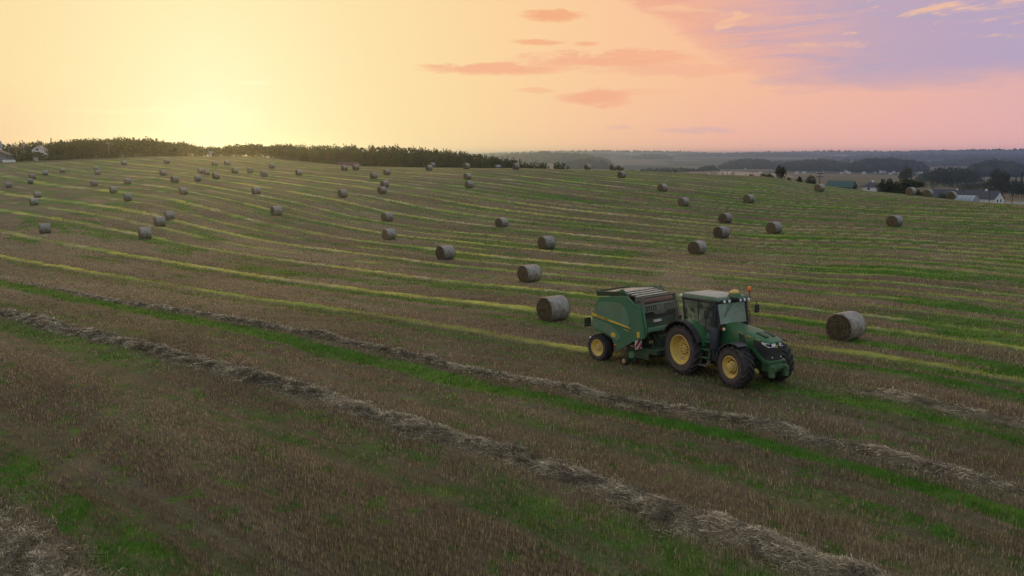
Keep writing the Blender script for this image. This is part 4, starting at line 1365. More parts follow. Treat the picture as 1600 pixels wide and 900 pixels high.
def build_baler():
    z0 = gz(BLX, BLY)
    B = empty('round_baler', (BLX, BLY, z0 - .02), BLYAW, 'green round baler with yellow stripe hitched behind the tractor', 'baler')
    fx, fy = BLX + 3 * math.cos(BLYAW), BLY + 3 * math.sin(BLYAW)
    B.rotation_euler = (0, -math.atan2(gz(fx, fy) - z0, 3.0), BLYAW)
    wm = wheel_meshes('baler', .575, .50, .335, 26, .10, 'small')
    place_wheel(wm, B, (-.10, -1.10, .565), bolts=False)
    place_wheel(wm, B, (-.10, 1.10, .565), True, bolts=False)
    MB().box(-.2, 0, -1.0, 1.0, .5, .66).build('axle', GRND, B)
    out = [(-.08, 2.84), (-.50, 2.00), (-.48, 1.42), (-.30, 1.30), (.30, 1.24), (.56, 1.16), (.70, .95), (.92, .64), (1.02, .62), (1.92, 1.14), (2.42, 1.30), (2.38, 1.70), (2.20, 2.70), (1.94, 2.70), (1.52, 3.0), (1.30, 3.0)]
    for y in (-1, 1):
        lo, hi = sorted((y * 1.12, y * 1.19))
        sp = MB().prism(out, lo, hi).build('side_panel', GRNB, B, bevel=.02)
        # raised lighter field and lower wheel-arch field
        lo, hi = sorted((y * 1.185, y * 1.212))
        MB().prism([(-.02, 2.62), (-.46, 2.08), (1.62, 1.70), (1.66, 1.95), (1.46, 2.42), (1.30, 2.58), (1.0, 2.68)], lo, hi).build('raised_panel', GRNL, sp, bevel=.012)
        MB().prism([(-.47, 1.90), (-.45, 1.46), (.25, 1.30), (.62, 1.14), (.92, .98), (1.16, 1.16), (1.12, 1.26), (.86, 1.52), (.50, 1.66)], lo, hi).build('arch_panel', GRNL, sp, bevel=.012)
        lo, hi = sorted((y * 1.200, y * 1.222))
        MB().prism([(-.495, 2.115), (-.495, 1.985), (1.72, 1.63), (1.60, 1.71)], lo, hi).build('yellow_stripe', YELB, sp)
        ang = math.atan2(-.37, 2.10)
        if y < 0:
            M4 = Matrix.Translation((-.20, -1.226, 1.965)) @ Matrix.Rotation(-ang, 4, 'Y') @ Matrix.Rotation(R(90), 4, 'X')
            M5 = Matrix.Translation((1.34, -1.226, 1.545)) @ Matrix.Rotation(-ang, 4, 'Y') @ Matrix.Rotation(R(90), 4, 'X')
        else:
            M4 = Matrix.Translation((1.20, 1.226, 1.73)) @ Matrix.Rotation(-ang, 4, 'Y') @ Matrix.Rotation(R(180), 4, 'Z') @ Matrix.Rotation(R(90), 4, 'X')
            M5 = Matrix.Translation((1.74, 1.226, 1.50)) @ Matrix.Rotation(-ang, 4, 'Y') @ Matrix.Rotation(R(180), 4, 'Z') @ Matrix.Rotation(R(90), 4, 'X')
        flat_letters('JOHN DEERE', .125, sp, GRND, M4)
        flat_letters('V451R', .10, sp, YELB, M5)
        lo, hi = sorted((y * 1.19, y * 1.225))
        MB().prism([(.62, 1.36), (.86, 1.34), (.86, 1.16), (.62, 1.18)], lo, hi).build('reflector_patch', YELB, sp)
        MB().prism([(.78, .86), (.86, .855), (.86, .78), (.78, .785)], lo, hi).build('amber_reflector', ORNG, sp)
        MB().prism([(2.06, 1.54), (2.20, 1.56), (2.20, 1.32), (2.08, 1.30)], lo, hi).build('warning_sticker', YELB, sp)
    # drum, tailgate and belts between the side panels
    prof = [(-.02, 2.78), (-.42, 2.0), (-.40, 1.45), (-.25, 1.34), (.60, 1.0), (.95, .72), (1.9, 1.2), (2.2, 1.5), (2.05, 2.25), (1.88, 2.55), (1.46, 2.86)]
    MB().prism(prof, -1.11, 1.11).build('bale_chamber', GRND, B)
    MB().prism([(-.10, 2.80), (-.53, 2.0), (-.50, 1.46), (-.44, 1.46), (-.46, 2.0), (-.05, 2.78)], -1.10, 1.10).build('tailgate', GRNB, B)
    # top: frame rails, pale roll tray, cross bars
    for y in (-1, 1):
        MB().hexa([(-.30, y * 1.02 - .06, 2.86), (1.50, y * 1.02 - .06, 3.00), (1.50, y * 1.02 + .06, 3.00), (-.30, y * 1.02 + .06, 2.86), (-.34, y * 1.02 - .06, 3.06), (1.20, y * 1.02 - .06, 3.16), (1.20, y * 1.02 + .06, 3.16), (-.34, y * 1.02 + .06, 3.06)]).build('top_rail', GRND, B, bevel=.01)
        MB().prism([(.70, 2.99), (1.02, 3.24), (1.14, 3.26), (1.52, 2.98)], y * 1.0 - .02, y * 1.0 + .02).build('top_bracket', GRNB, B)
        MB().tube([(-.32, y * .98, 3.06), (.28, y * .98, 2.94), (.86, y * .98, 3.16)], .03, 6).build('lift_arm', GRNB, B)
    MB().hexa([(-.22, -.90, 2.98), (1.0, -.90, 3.10), (1.0, .90, 3.10), (-.22, .90, 2.98), (-.22, -.90, 3.02), (1.0, -.90, 3.14), (1.0, .90, 3.14), (-.22, .90, 3.02)]).build('top_cover', TRAY, B)
    MB().hexa([(1.04, -.92, 3.10), (1.92, -.92, 2.94), (1.92, .92, 2.94), (1.04, .92, 3.10), (1.04, -.92, 3.14), (1.92, -.92, 2.98), (1.92, .92, 2.98), (1.04, .92, 3.14)]).build('net_tray', TRAY, B)
    for k in range(4):
        x = 1.2 + k * .24
        MB().box(x, x + .05, -1.0, 1.0, 3.13 - (x - 1.04) * .18, 3.16 - (x - 1.04) * .18).build('tray_bar', GRND, B)
    MB().tube([(-.38, -1.05, 3.06), (-.38, 1.05, 3.06)], .035, 6).build('rear_bar', GRND, B)
    MB().prism([(1.02, 2.98), (1.30, 3.26), (1.42, 3.26), (1.75, 2.9)], 1.02, 1.06).build('top_bracket', GUARD, B)
    # front: roller, slotted guard, dark opening, ledge
    MB().lathe([(-.86, .001), (-.86, .15), (.86, .15), (.86, .001)], (2.02, 0, 2.80), 18).build('net_roller', RUST, B, smooth=40)
    for y in (-1, 1):
        MB().lathe([(y * .86, .05), (y * 1.05, .05)], (2.02, 0, 2.80), 10).build('roller_shaft', STEEL, B)
        MB().prism([(1.78, 2.62), (1.78, 2.98), (2.22, 2.98), (2.26, 2.62)], y * .98 - .025, y * .98 + .025).build('roller_bracket', GUARD, B)
        lo, hi = sorted((y * 1.0, y * 1.11))
        MB().prism([(2.12, 2.64), (2.24, 2.64), (2.44, 1.72), (2.42, 1.34), (2.22, 1.34), (2.20, 1.7)], lo, hi).build('front_cheek', GUARD if y > 0 else GRNB, B, bevel=.01)
    MB().tube([(2.12, -1.0, 2.96), (2.12, 1.0, 2.96)], .04, 6).build('front_bar', GUARD, B)
    gu = MB().hexa([(2.14, -.98, 2.60), (2.22, -.98, 2.60), (2.22, .98, 2.60), (2.14, .98, 2.60), (2.10, -.98, 2.66), (2.18, -.98, 2.66), (2.18, .98, 2.66), (2.10, .98, 2.66)])
    gu.box(2.17, 2.235, -.98, .98, 2.32, 2.36)
    gu.hexa([(2.18, -.30, 2.20), (2.25, -.30, 2.20), (2.25, .30, 2.20), (2.18, .30, 2.20), (2.18, -.40, 2.33), (2.25, -.40, 2.33), (2.25, .40, 2.33), (2.18, .40, 2.33)])
    ys = [-.98, -.86]
    slots = [-.80 + .13 * k for k in range(5)] + [.28 + .13 * k for k in range(5)]
    edges = [-.98] + slots + [.98]
    prev = -.98
    for s_ in slots:
        gu.hexa([(2.175, prev, 2.36), (2.235, prev, 2.36), (2.235, s_, 2.36), (2.175, s_, 2.36), (2.14, prev, 2.60), (2.20, prev, 2.60), (2.20, s_, 2.60), (2.14, s_, 2.60)])
        prev = s_ + .065
    gu.hexa([(2.175, prev, 2.36), (2.235, prev, 2.36), (2.235, .98, 2.36), (2.175, .98, 2.36), (2.14, prev, 2.60), (2.20, prev, 2.60), (2.20, .98, 2.60), (2.14, .98, 2.60)])
    gu.build('front_guard', GUARD, B)
    MB().box(2.06, 2.10, -.98, .98, 1.66, 2.32).build('inner_apron', INT, B)
    MB().box(2.12, 2.42, -.98, .98, 1.52, 1.66).build('front_ledge', GRNL, B, bevel=.015)
    MB().box(2.13, 2.20, -.30, .12, 1.86, 1.95).build('label_plate', WHITEM, B)
    MB().tube([(2.34, -.9, 1.75), (2.40, -.9, 1.40), (2.3, -.86, 1.0)], .025, 6).tube([(2.30, -1.0, 2.2), (2.42, -1.0, 1.75), (2.36, -1.0, 1.3)], .018, 6).build('hydraulic_hose', BLK, B)
    # pick-up, gauge wheels and drawbar
    pk = MB().lathe([(-.98, .001), (-.98, .30), (.98, .30), (.98, .001)], (1.55, 0, .46), 16)
    pk.box(1.3, 2.5, -1.04, -.98, .38, .66).box(1.3, 2.5, .98, 1.04, .38, .66)
    pk.build('pickup_reel', GRND, B, smooth=40)
    tn = MB()
    q = random.Random(4)
    for k in range(14):
        y = -.9 + k * .138
        for a in (-.6, .1, .8, 1.5, 2.2):
            a += q.uniform(-.1, .1)
            tn.tube([(1.55 + .28 * math.cos(a), y, .46 + .28 * math.sin(a)), (1.55 + .42 * math.cos(a + .2), y, .46 + .42 * math.sin(a + .2))], .008, 4)
    tn.build('pickup_tines', STEEL, B)
    for y in (-1, 1):
        gw = empty('gauge_wheel', (1.30, y * 1.16, .20), 0 if y < 0 else math.pi, parent=B)
        MB().lathe([(-.06, .10), (-.075, .17), (-.05, .20), (.05, .20), (.075, .17), (.06, .10)], n=20, close=True).build('tyre', TYRE, gw, smooth=40)
        MB().lathe([(-.05, .11), (-.03, .09), (-.035, .04), (-.05, .03), (-.05, .001)], n=16).build('rim', YEL, gw)
        MB().tube([(1.30, y * 1.08, .2), (1.52, y * 1.06, .38), (1.75, y * 1.06, .62)], .03, 6).lathe([(y * 1.04, .16), (y * 1.09, .15), (y * 1.09, .001)], (1.62, 0, .48), 14).build('gauge_arm', GRNB, B)
    MB().box(1.9, 2.9, -1.0, 1.0, .62, .80).build('front_beam', GRND, B, bevel=.02)
    db = MB().hexa([(2.2, -.55, .62), (3.70, -.12, .50), (3.70, -.04, .50), (2.2, -.40, .62), (2.2, -.55, .86), (3.70, -.12, .62), (3.70, -.04, .62), (2.2, -.40, .86)])
    db.hexa([(2.2, .40, .62), (3.70, .04, .50), (3.70, .12, .50), (2.2, .55, .62), (2.2, .40, .86), (3.70, .04, .62), (3.70, .12, .62), (2.2, .55, .86)])
    db.box(3.6, 3.86, -.10, .10, .50, .60)
    db.build('drawbar', GRND, B)
    MB().tube([(2.2, 0, 1.05), (3.9, 0, .82)], .07, 10).build('drive_shaft', BLK, B)
    gb = MB().box(2.1, 2.5, -.3, .3, .8, 1.3)
    for k in range(6):
        y = -.8 + .3 * k
        gb.tube([(2.2, y, 1.5), (2.45 + .1 * (k % 2), y + .12, .9)], .025, 5)
    gb.tube([(2.3, -.2, 1.6), (3.1, -.1, 1.25), (3.8, -.05, 1.2)], .018, 5).tube([(2.3, .1, 1.6), (3.0, .05, 1.1), (3.8, .05, 1.1)], .018, 5)
    gb.build('gearbox', GRND, B)
    # warning board, red and white
    wb = MB().box(2.03, 2.05, -1.30, -.92, .80, 1.18).build('warning_board', WHITEM, B)
    sb = MB()
    for (a, b, c, d) in (((-1.30, .98), (-1.30, .82), (-.95, 1.18), (-1.10, 1.18)), ((-1.17, .80), (-1.02, .80), (-.92, .90), (-.92, 1.05)),):
        for p in ((a, b, c, d),):
            sb.add([(2.0535, y, z) for y, z in p] + [(2.056, y, z) for y, z in p], [(0, 1, 2, 3), (7, 6, 5, 4), (0, 4, 5, 1), (1, 5, 6, 2), (2, 6, 7, 3), (3, 7, 4, 0)])
    sb.build('red_stripes', REDM, wb)
    MB().lathe([(1.19, .001), (1.19, .04), (1.25, .035), (1.26, .001)], (2.04, -1.15, 0), 10, 'z').build('marker_lamp', LAMP, wb)
    # rear lamp plate on its bracket
    for y in (-1, 1):
        MB().box(-.86, -.80, y * 1.15 - .17, y * 1.15 + .17, 1.44, 1.84).build('rear_plate', GRND, B)
        MB().tube([(-.82, y * 1.12, 1.52), (-.35, y * 1.08, 1.46)], .03, 6).build('plate_bracket', BLK, B)
    MB().tube([(-.5, -1.05, 1.0), (-.72, -1.05, .92)], .03, 6).lathe([(-.80, .001), (-.79, .05), (-.72, .05)], (0, -1.05, .92), 10, 'x').build('tail_lamp', LAMP, B)
    # straw spilling below the chamber
    q = np.random.default_rng(3)
    n = 700
    b = np.stack([q.normal(1.0, .22, n), q.uniform(-1.0, 1.0, n), q.uniform(.0, .45, n) * np.clip(1 - np.abs(q.normal(0, .4, n)), .1, 1)], 1)
    a, ti = q.uniform(0, 6.28, n), q.normal(0, .5, n)
    d = np.stack([np.cos(a) * np.cos(ti), np.sin(a) * np.cos(ti), np.sin(ti)], 1) * q.uniform(.1, .3, n)[:, None]
    s_ = np.stack([-np.sin(a), np.cos(a), 0 * a], 1) * .012
    V = np.stack([b - s_, b + s_, b + d], 1).reshape(-1, 3)
    B.scale = (1, 1, .955)
    for ch_ in B.children:
        if ch_.name.startswith('wheel'):
            ch_.scale = (1, 1, 1 / .955)
            ch_.location.z /= .955
    o = link('spilled_straw', mesh_np('spilled_straw', V, np.arange(3 * n).reshape(-1, 3), STRAWF), B)
    tag(o, kind='stuff')


build_tractor()
build_baler()
# ------------------------------------------------------------------ trees
def foliage(name, a, b, c):
    m_ = bpy.data.materials.new(name)
    m_.use_nodes = True
    nt = m_.node_tree
    nt.nodes.clear()
    g = NT(nt)
    geo = g.n('ShaderNodeNewGeometry')
    oi = g.n('ShaderNodeObjectInfo')
    col = g.ramp(geo.outputs['Random Per Island'], [(0, a), (.55, b), (1, c)])
    v = g.m('ADD', .75, g.m('MULTIPLY', oi.outputs['Random'], .5))
    cv = g.n('ShaderNodeCombineXYZ')
    for i in range(3): g.lk(v, cv.inputs[i])
    col = g.mix(1.0, col, cv.outputs[0], 'MULTIPLY')
    d = g.n('ShaderNodeBsdfDiffuse')
    g.lk(col, d.inputs[0])
    t = g.n('ShaderNodeBsdfTranslucent')
    g.lk(col, t.inputs[0])
    mx = g.n('ShaderNodeMixShader')
    mx.inputs[0].default_value = .3
    g.lk(d.outputs[0], mx.inputs[1])
    g.lk(t.outputs[0], mx.inputs[2])
    out = g.n('ShaderNodeOutputMaterial')
    g.lk(mx.outputs[0], out.inputs[0])
    return m_


LEAF = foliage('broad_leaves', (.022, .040, .012), (.045, .065, .020), (.085, .090, .030))
LEAFA = foliage('autumn_leaves', (.034, .040, .014), (.060, .060, .022), (.100, .085, .030))
NEEDLE = foliage('needles', (.016, .030, .014), (.028, .046, .020), (.045, .060, .025))
FARLEAF = foliage('far_wood_leaves', (.020, .034, .020), (.034, .050, .026), (.055, .066, .030))
BARK = mat('bark', (.085, .065, .048), (.050, .040, .030), rough=.9, scale=8)


def leaf_quads(P, size, q, flat=0.0):
    n = len(P)
    a = q.normal(0, 1, (n, 3))
    a[:, 2] *= (1 - flat)
    a /= np.linalg.norm(a, axis=1)[:, None]
    b = np.cross(a, q.normal(0, 1, (n, 3)))
    b /= np.linalg.norm(b, axis=1)[:, None]
    s_ = size * q.uniform(.6, 1.3, n)[:, None]
    V = np.stack([P - a * s_ - b * s_ * .55, P + a * s_ * .2 - b * s_ * .75, P + a * s_ + b * s_ * .45, P - a * s_ * .3 + b * s_ * .7], 1)
    return V.reshape(-1, 3)


def crown_mesh(name, kind, seed, n, size, m_):
    """unit crown: about 1 wide and 1 high, foot of the tree at z = 0"""
    q = np.random.default_rng(seed)
    pts = []
    if kind == 'conifer':
        z = 1 - (q.uniform(0, 1, n) ** .62) * .92
        tier = np.abs(((z * 9) % 1) - .25)
        rad = (1 - z) * .50 * (.55 + .45 * (1 - tier)) * np.sqrt(q.uniform(.15, 1, n)) + .01
        a = q.uniform(0, 6.283, n)
        P = np.stack([rad * np.cos(a), rad * np.sin(a), z - rad * .12], 1)
    elif kind == 'dome':
        L_ = []
        for i in range(34):
            rr, a = .40 * math.sqrt(q.uniform(0, 1)), q.uniform(0, 6.283)
            top_ = .60 + .24 * math.sqrt(max(0, 1 - (rr / .46) ** 2))
            L_.append((rr * math.cos(a), rr * math.sin(a), top_ * q.uniform(.35, 1.0), q.uniform(.09, .15)))
        L_ = np.array(L_)
        k = q.integers(0, len(L_), n)
        d = q.normal(0, 1, (n, 3))
        d /= np.linalg.norm(d, axis=1)[:, None]
        P = L_[k, :3] + d * (L_[k, 3] * q.uniform(.6, 1.1, n))[:, None]
        P[:, 2] = np.maximum(P[:, 2], .03)
    else:
        lobes = []
        z_lo = .38 if kind == 'tree' else .22
        for i in range(11 if kind == 'tree' else 9):
            zz = q.uniform(z_lo, .80)
            a, rr = q.uniform(0, 6.283), .33 * math.sqrt(max(.02, 1 - ((zz - .50) / .36) ** 2)) * q.uniform(.5, 1.0)
            s_ = q.uniform(.15, .24)
            lobes.append((rr * math.cos(a), rr * math.sin(a), zz, s_, s_ * q.uniform(.75, 1.0)))
        lobes.append((q.uniform(-.05, .05), q.uniform(-.05, .05), .74, .27, .20))
        lobes.append((q.uniform(-.12, .12), q.uniform(-.12, .12), .68, .28, .20))
        for i in range(n):
            L_ = lobes[i % len(lobes)]
            d = q.normal(0, 1, 3)
            d /= np.linalg.norm(d)
            k = q.uniform(.55, 1.0) ** .5 * (1 + .18 * q.normal())
            pts.append((L_[0] + d[0] * L_[3] * k, L_[1] + d[1] * L_[3] * k, max(.03, L_[2] + d[2] * L_[4] * k)))
        if kind == 'bush':
            m2 = n // 3
            a, rr = q.uniform(0, 6.283, m2), np.sqrt(q.uniform(.2, 1, m2)) * .46
            for i in range(m2): pts.append((rr[i] * math.cos(a[i]), rr[i] * math.sin(a[i]), q.uniform(.02, .45)))
        P = np.array(pts)
    V = leaf_quads(P, size, q)
    return mesh_np(name, V, np.arange(len(V)).reshape(-1, 4), m_)


def trunk_mesh(seed, h, r):
    q = random.Random(seed)
    t = MB().tube([(0, 0, -.06), (.01, 0, h * .5), (.0, .01, h)], [r, r * .75, r * .35], 7)
    for k in range(6):
        a, z = q.uniform(0, 6.28), h * q.uniform(.35, .85)
        t.tube([(0, 0, z), (.13 * math.cos(a), .13 * math.sin(a), z + .12), (.26 * math.cos(a), .26 * math.sin(a), z + .26)], [r * .4, r * .28, r * .1], 5)
    return t.mesh('trunk', BARK, 60)


TK = {}
for kind_, n_, sz_, ms_ in (('tree', 760, .041, (LEAF, LEAFA)), ('bush', 760, .043, (LEAF, LEAFA)), ('conifer', 420, .040, (NEEDLE,))):
    for mi, m_ in enumerate(ms_):
        for v in range(3):
            TK[kind_, mi, v] = (crown_mesh('crown', kind_, 10 * v + mi + len(kind_), n_, sz_, m_), trunk_mesh(v, .9 if kind_ == 'conifer' else .62, .022 if kind_ == 'tree' else .018))
for v in range(2):
    TK['bigbush', 0, v] = (crown_mesh('crown', 'dome', 77 + v, 3800, .026, LEAF), trunk_mesh(v, .55, .03))


def plant(x, y, w_, h_, kind_, mi=0, v=None, name=None, label=None, cat=None, group=None, sink=.15):
    v = random.randrange(3) if v is None else v
    c_, t_ = TK[kind_, mi, v]
    o = empty(name or {'tree': 'broadleaf_tree', 'conifer': 'conifer_tree', 'bush': 'bush', 'bigbush': 'large_bush'}[kind_], (x, y, gz(x, y) - sink), random.uniform(0, 6.28), label, cat or ('bush' if 'bush' in kind_ else 'tree'), group)
    o.scale = (w_, w_, h_)
    link('crown', c_, o)
    link('trunk', t_, o)
    return o


def row_z(row, r):
    """height of the line of sight at this image row and distance"""
    return CAMZ + r * math.tan(math.atan((450 - row) / FOC) - PITCH)


def plant_px(px_, top, wpx, r, kind_, mi=0, v=None, **kw):
    x, y = polar(px_, r)
    h = row_z(top, r) - gz(x, y)
    h = max(h, 1.2)
    return plant(x, y, max(wpx / FOC * r * 1.12, .4), h * 1.03, kind_, mi, v, **kw)


# single trees and bushes that stand out
SINGLE = [
    (203, 215.5, 40, 372, 'tree', 0, 'broad round crowned tree at the left end of the dark hilltop clump'),
    (222, 219, 26, 392, 'tree', 0, 'tree between the two highest crowns of the dark clump on the hilltop'),
    (243, 216.5, 34, 374, 'tree', 0, 'tall pointed dark tree in the middle of the dark clump on the hilltop'),
    (263, 221, 28, 380, 'tree', 0, 'dark tree second from the right in the clump on the hilltop'),
    (282, 226, 26, 372, 'bush', 0, 'low tree at the right end of the dark clump on the hilltop'),
    (293, 230, 14, 376, 'bush', 1, 'small bush closing the right end of the dark hilltop clump'),
    (172, 217, 28, 395, 'tree', 1, 'brown green tree behind the pole left of the hilltop clump'),
    (150, 218, 28, 400, 'tree', 0, 'tree above the grassy bank left of the hilltop clump'),
    (133, 217.5, 26, 390, 'tree', 1, 'tall brownish tree right of the white gabled house'),
    (113, 222, 28, 375, 'tree', 0, 'dark tree second to the right of the white gabled house'),
    (95, 224, 24, 372, 'tree', 0, 'dark tree standing directly right of the white gabled house'),
    (60, 236.5, 36, 352, 'bush', 0, 'large dark round bush in front of the white gabled house'),
    (80, 240, 18, 356, 'bush', 1, 'small bush at the foot of the white gabled house'),
    (38, 246, 10, 350, 'bush', 0, 'low bush beside the white trailer'),
    (48, 244, 10, 352, 'bush', 0, 'low bush between the trailer and the large dark bush'),
    (184, 240, 20, 335, 'bush', 1, 'low yellowish bush on the bank under the hilltop clump'),
    (360, 232, 13, 350, 'bush', 0, 'small bush on the hilltop right of the sun glow'),
    (377, 237, 10, 350, 'bush', 0, 'tiny bush on the hilltop between the sun glow and the paired trees'),
    (398, 237, 14, 352, 'bush', 0, 'bush at the left foot of the paired trees near the sun'),
    (424, 233, 16, 362, 'tree', 0, 'left of the paired trees standing before the wood near the sun'),
    (438, 226, 20, 366, 'tree', 0, 'taller tree of the pair standing before the wood near the sun'),
    (454, 234, 16, 362, 'tree', 0, 'tree leaning out of the pair towards the conifer'),
    (480, 230, 17, 350, 'conifer', 0, 'dark pointed conifer standing before the wood left of the barn'),
    (497, 245, 12, 352, 'bush', 1, 'reddish low bush right of the conifer'),
    (575, 254, 16, 330, 'bush', 0, 'bush beside the right end of the barn with the dull red roof'),
    (588, 253, 12, 340, 'bush', 0, 'bush between the barn and the long pale shed roof'),
    (603, 253, 12, 345, 'bush', 1, 'bush behind the long pale shed roof'),
    (622, 257, 12, 330, 'bush', 0, 'low bush right of the long pale shed roof'),
    (642, 256, 14, 320, 'bush', 0, 'dark low bush at the foot of the wood left of the skyline bales'),
    (750, 253, 14, 330, 'bush', 1, 'pale green bush on the skyline at the end of the wood'),
    (767, 257, 12, 330, 'bush', 0, 'small bush left of the grey hut on the skyline'),
    (795, 258, 12, 330, 'bush', 0, 'flat dark bush left of the bale on the very crest'),
    (849, 252.5, 20, 420, 'tree', 0, 'left dark tree of the pair beyond the crest right of the picture centre'),
    (874, 252.5, 30, 420, 'tree', 0, 'right dark tree of the pair beyond the crest right of the picture centre'),
    (1052, 263.5, 7, 235, 'conifer', 0, 'tiny dark fir alone on the crest above the far mist'),
    (1173, 270, 12, 240, 'bush', 0, 'left bush of the low clump on the right crest'),
    (1192, 268, 18, 240, 'bush', 0, 'middle bush of the low clump on the right crest'),
    (1201, 269, 12, 238, 'bush', 0, 'right bush of the low clump on the right crest, beside the thin tree'),
    (1216, 256, 16, 228, 'tree', 1, 'thin leafed brownish tree standing alone on the right crest'),
    (1229, 274, 8, 230, 'bush', 0, 'small bush at the foot of the thin tree on the right crest'),
    (1245, 272.5, 11, 225, 'bush', 0, 'dark green bush between the thin tree and the power pole'),
    (1264, 270, 16, 330, 'bush', 1, 'brownish rounded bush just left of the power pole'),
    (1332, 284, 8, 335, 'bush', 0, 'low bush at the right end of the dark green roofed shed'),
    (1383, 272.5, 28, 232, 'bigbush', 0, 'left one of the dark round bushes beside the white house'),
    (1410, 270.5, 48, 240, 'bigbush', 0, 'right and larger one of the dark round bushes beside the white house'),
    (1434, 291, 14, 235, 'bush', 0, 'low bush at the right foot of the dark round bushes'),
    (1472, 294, 18, 380, 'bush', 0, 'dark bush in front of the grey house behind the dull bale'),
    (1411, 258.5, 22, 640, 'tree', 0, 'round tree alone beyond the dark round bushes'),
    (1590, 264, 12, 520, 'conifer', 0, 'dark pointed conifer at the right edge of the picture'),
    (1598, 268, 12, 515, 'conifer', 0, 'shorter conifer cut by the right edge of the picture'),
    (1581, 270, 12, 520, 'conifer', 0, 'young conifer left of the dark pointed one at the right edge'),
    (1549, 260, 14, 560, 'tree', 0, 'round crowned tree above the white gabled house on the right'),
    (1563, 262, 16, 560, 'tree', 0, 'broader tree right of the round crowned one above the white gabled house'),
]
for (px_, top, wpx, r, kd, mi, lab) in SINGLE:
    plant_px(px_, top, wpx, r, kd, mi, (random.randrange(2) if kd == 'bigbush' else None), label=lab)

# the line of the wood along the left skyline, tree by tree
SKY = [(-40, 224), (0, 224.5), (10, 222.5), (28, 227), (42, 222.5), (60, 223), (90, 220.5), (130, 219), (170, 218), (240, 219), (260, 222), (290, 222), (310, 226.5), (330, 229), (360, 227), (400, 223.5), (440, 226), (460, 223.5), (500, 227.5), (540, 225.5), (600, 226.5), (650, 229), (700, 232.5), (740, 237.5), (770, 241.5), (830, 251), (850, 256)]
sx, sy = zip(*SKY)
px_ = -34.0
while px_ < 852:
    r = 470 + 45 * math.sin(px_ * .013) + random.uniform(-14, 14)
    top = float(np.interp(px_, sx, sy)) + random.uniform(-1.2, 2.8)
    kd = 'conifer' if (random.random() < .015) else 'tree'
    plant_px(px_, top, random.uniform(14, 32) * (.5 if kd == 'conifer' else 1), r, kd, 1 if (kd == 'tree' and random.random() < .35) else 0,
             label='tree in the unbroken wood along the left skyline', group='trees of the skyline wood')
    px_ += random.uniform(7, 13)
# the second line in front, filling the foot of the wood
px_ = 300.0
while px_ < 838:
    r = 432 + random.uniform(-12, 12)
    top = float(np.interp(px_, sx, sy)) + random.uniform(4.5, 8.5)
    plant_px(px_, min(top, 258), random.uniform(10, 15), r, 'tree', 1 if random.random() < .4 else 0,
             label='shorter tree along the front edge of the skyline wood', group='trees along the front of the wood')
    px_ += random.uniform(6.5, 10)


def wood(name, spots, size_h, n, seed, m_, leafy=None):
    """a far-off wood: crowns of rough low lumps joined in one object"""
    q = np.random.default_rng(seed)
    ico = [(0, 0, 1)] + [(.894 * math.cos(a), .894 * math.sin(a), .447) for a in [2 * math.pi * k / 5 for k in range(5)]] + [(.894 * math.cos(a), .894 * math.sin(a), -.447) for a in [2 * math.pi * (k + .5) / 5 for k in range(5)]] + [(0, 0, -1)]
    ico = np.array(ico)
    tri = []
    for k in range(5):
        tri += [(0, 1 + k, 1 + (k + 1) % 5), (1 + k, 6 + k, 1 + (k + 1) % 5), (1 + (k + 1) % 5, 6 + k, 6 + (k + 1) % 5), (11, 6 + (k + 1) % 5, 6 + k)]
    tri = np.array(tri)
    px_ = q.uniform(spots[0], spots[1], n)
    rr = q.uniform(spots[2], spots[3], n)
    if leafy: px_ = spots[0] + (spots[1] - spots[0]) * q.beta(1.6, 1.6, n)
    a = np.arctan((px_ - 800) / FOC)
    x, y = rr * np.sin(a), rr * np.cos(a)
    mid = 1 - np.abs((px_ - (spots[0] + spots[1]) / 2) / ((spots[1] - spots[0]) / 2)) ** 3
    h = size_h * q.uniform(.7, 1.2, n) * (.35 + .65 * mid)
    w_ = h * q.uniform(.34, .52, n)
    z = ground_z(x, y)
    V, F = [], []
    if leafy:
        for i in range(n):
            k = leafy
            d = q.normal(0, 1, (k, 3))
            d /= np.linalg.norm(d, axis=1)[:, None]
            P = d * q.uniform(.6, 1.08, (k, 1)) * np.array([w_[i], w_[i], h[i] * .46]) + np.array([x[i], y[i], z[i] + h[i] * .54])
            V.append(leaf_quads(P, h[i] * .065, q))
        V = np.concatenate(V)
        F = np.arange(len(V)).reshape(-1, 4)
    else:
        J = q.uniform(.72, 1.25, (n, 12, 1))
        V = ico[None] * J * np.stack([w_, w_, h * .52], 1)[:, None] + np.stack([x, y, z + h * .46], 1)[:, None]
        V = V.reshape(-1, 3)
        F = (tri[None] + 12 * np.arange(n)[:, None, None]).reshape(-1, 3)
    o = link(name, mesh_np(name, V, F, m_))
    tag(o, kind='stuff')


wood('wood_behind', (380, 842, 500, 600), 9.0, 420, 3, LEAF, 80)
wood('wood_behind', (-60, 400, 500, 560), 7.0, 260, 4, LEAF, 80)
wood('valley_wood', (1425, 1535, 840, 960), 13, 130, 5, FARLEAF, 60)
wood('valley_wood', (1490, 1620, 560, 640), 7.5, 90, 6, FARLEAF, 60)
wood('valley_wood', (1395, 1620, 690, 760), 4.5, 120, 7, FARLEAF, 30)
wood('valley_wood', (1120, 1216, 2300, 2600), 24, 420, 8, FARLEAF)
wood('valley_wood', (1205, 1330, 2000, 2350), 22, 420, 9, FARLEAF)
wood('valley_wood', (1310, 1445, 1850, 2200), 25, 560, 10, FARLEAF)
wood('valley_wood', (1500, 1600, 1500, 1750), 22, 330, 11, FARLEAF)
wood('valley_wood', (1085, 1122, 1500, 1560), 13, 40, 12, FARLEAF)
wood('valley_wood', (870, 960, 2300, 2600), 24, 260, 13, FARLEAF)
wood('valley_wood', (760, 950, 3300, 3600), 38, 420, 14, FARLEAF)
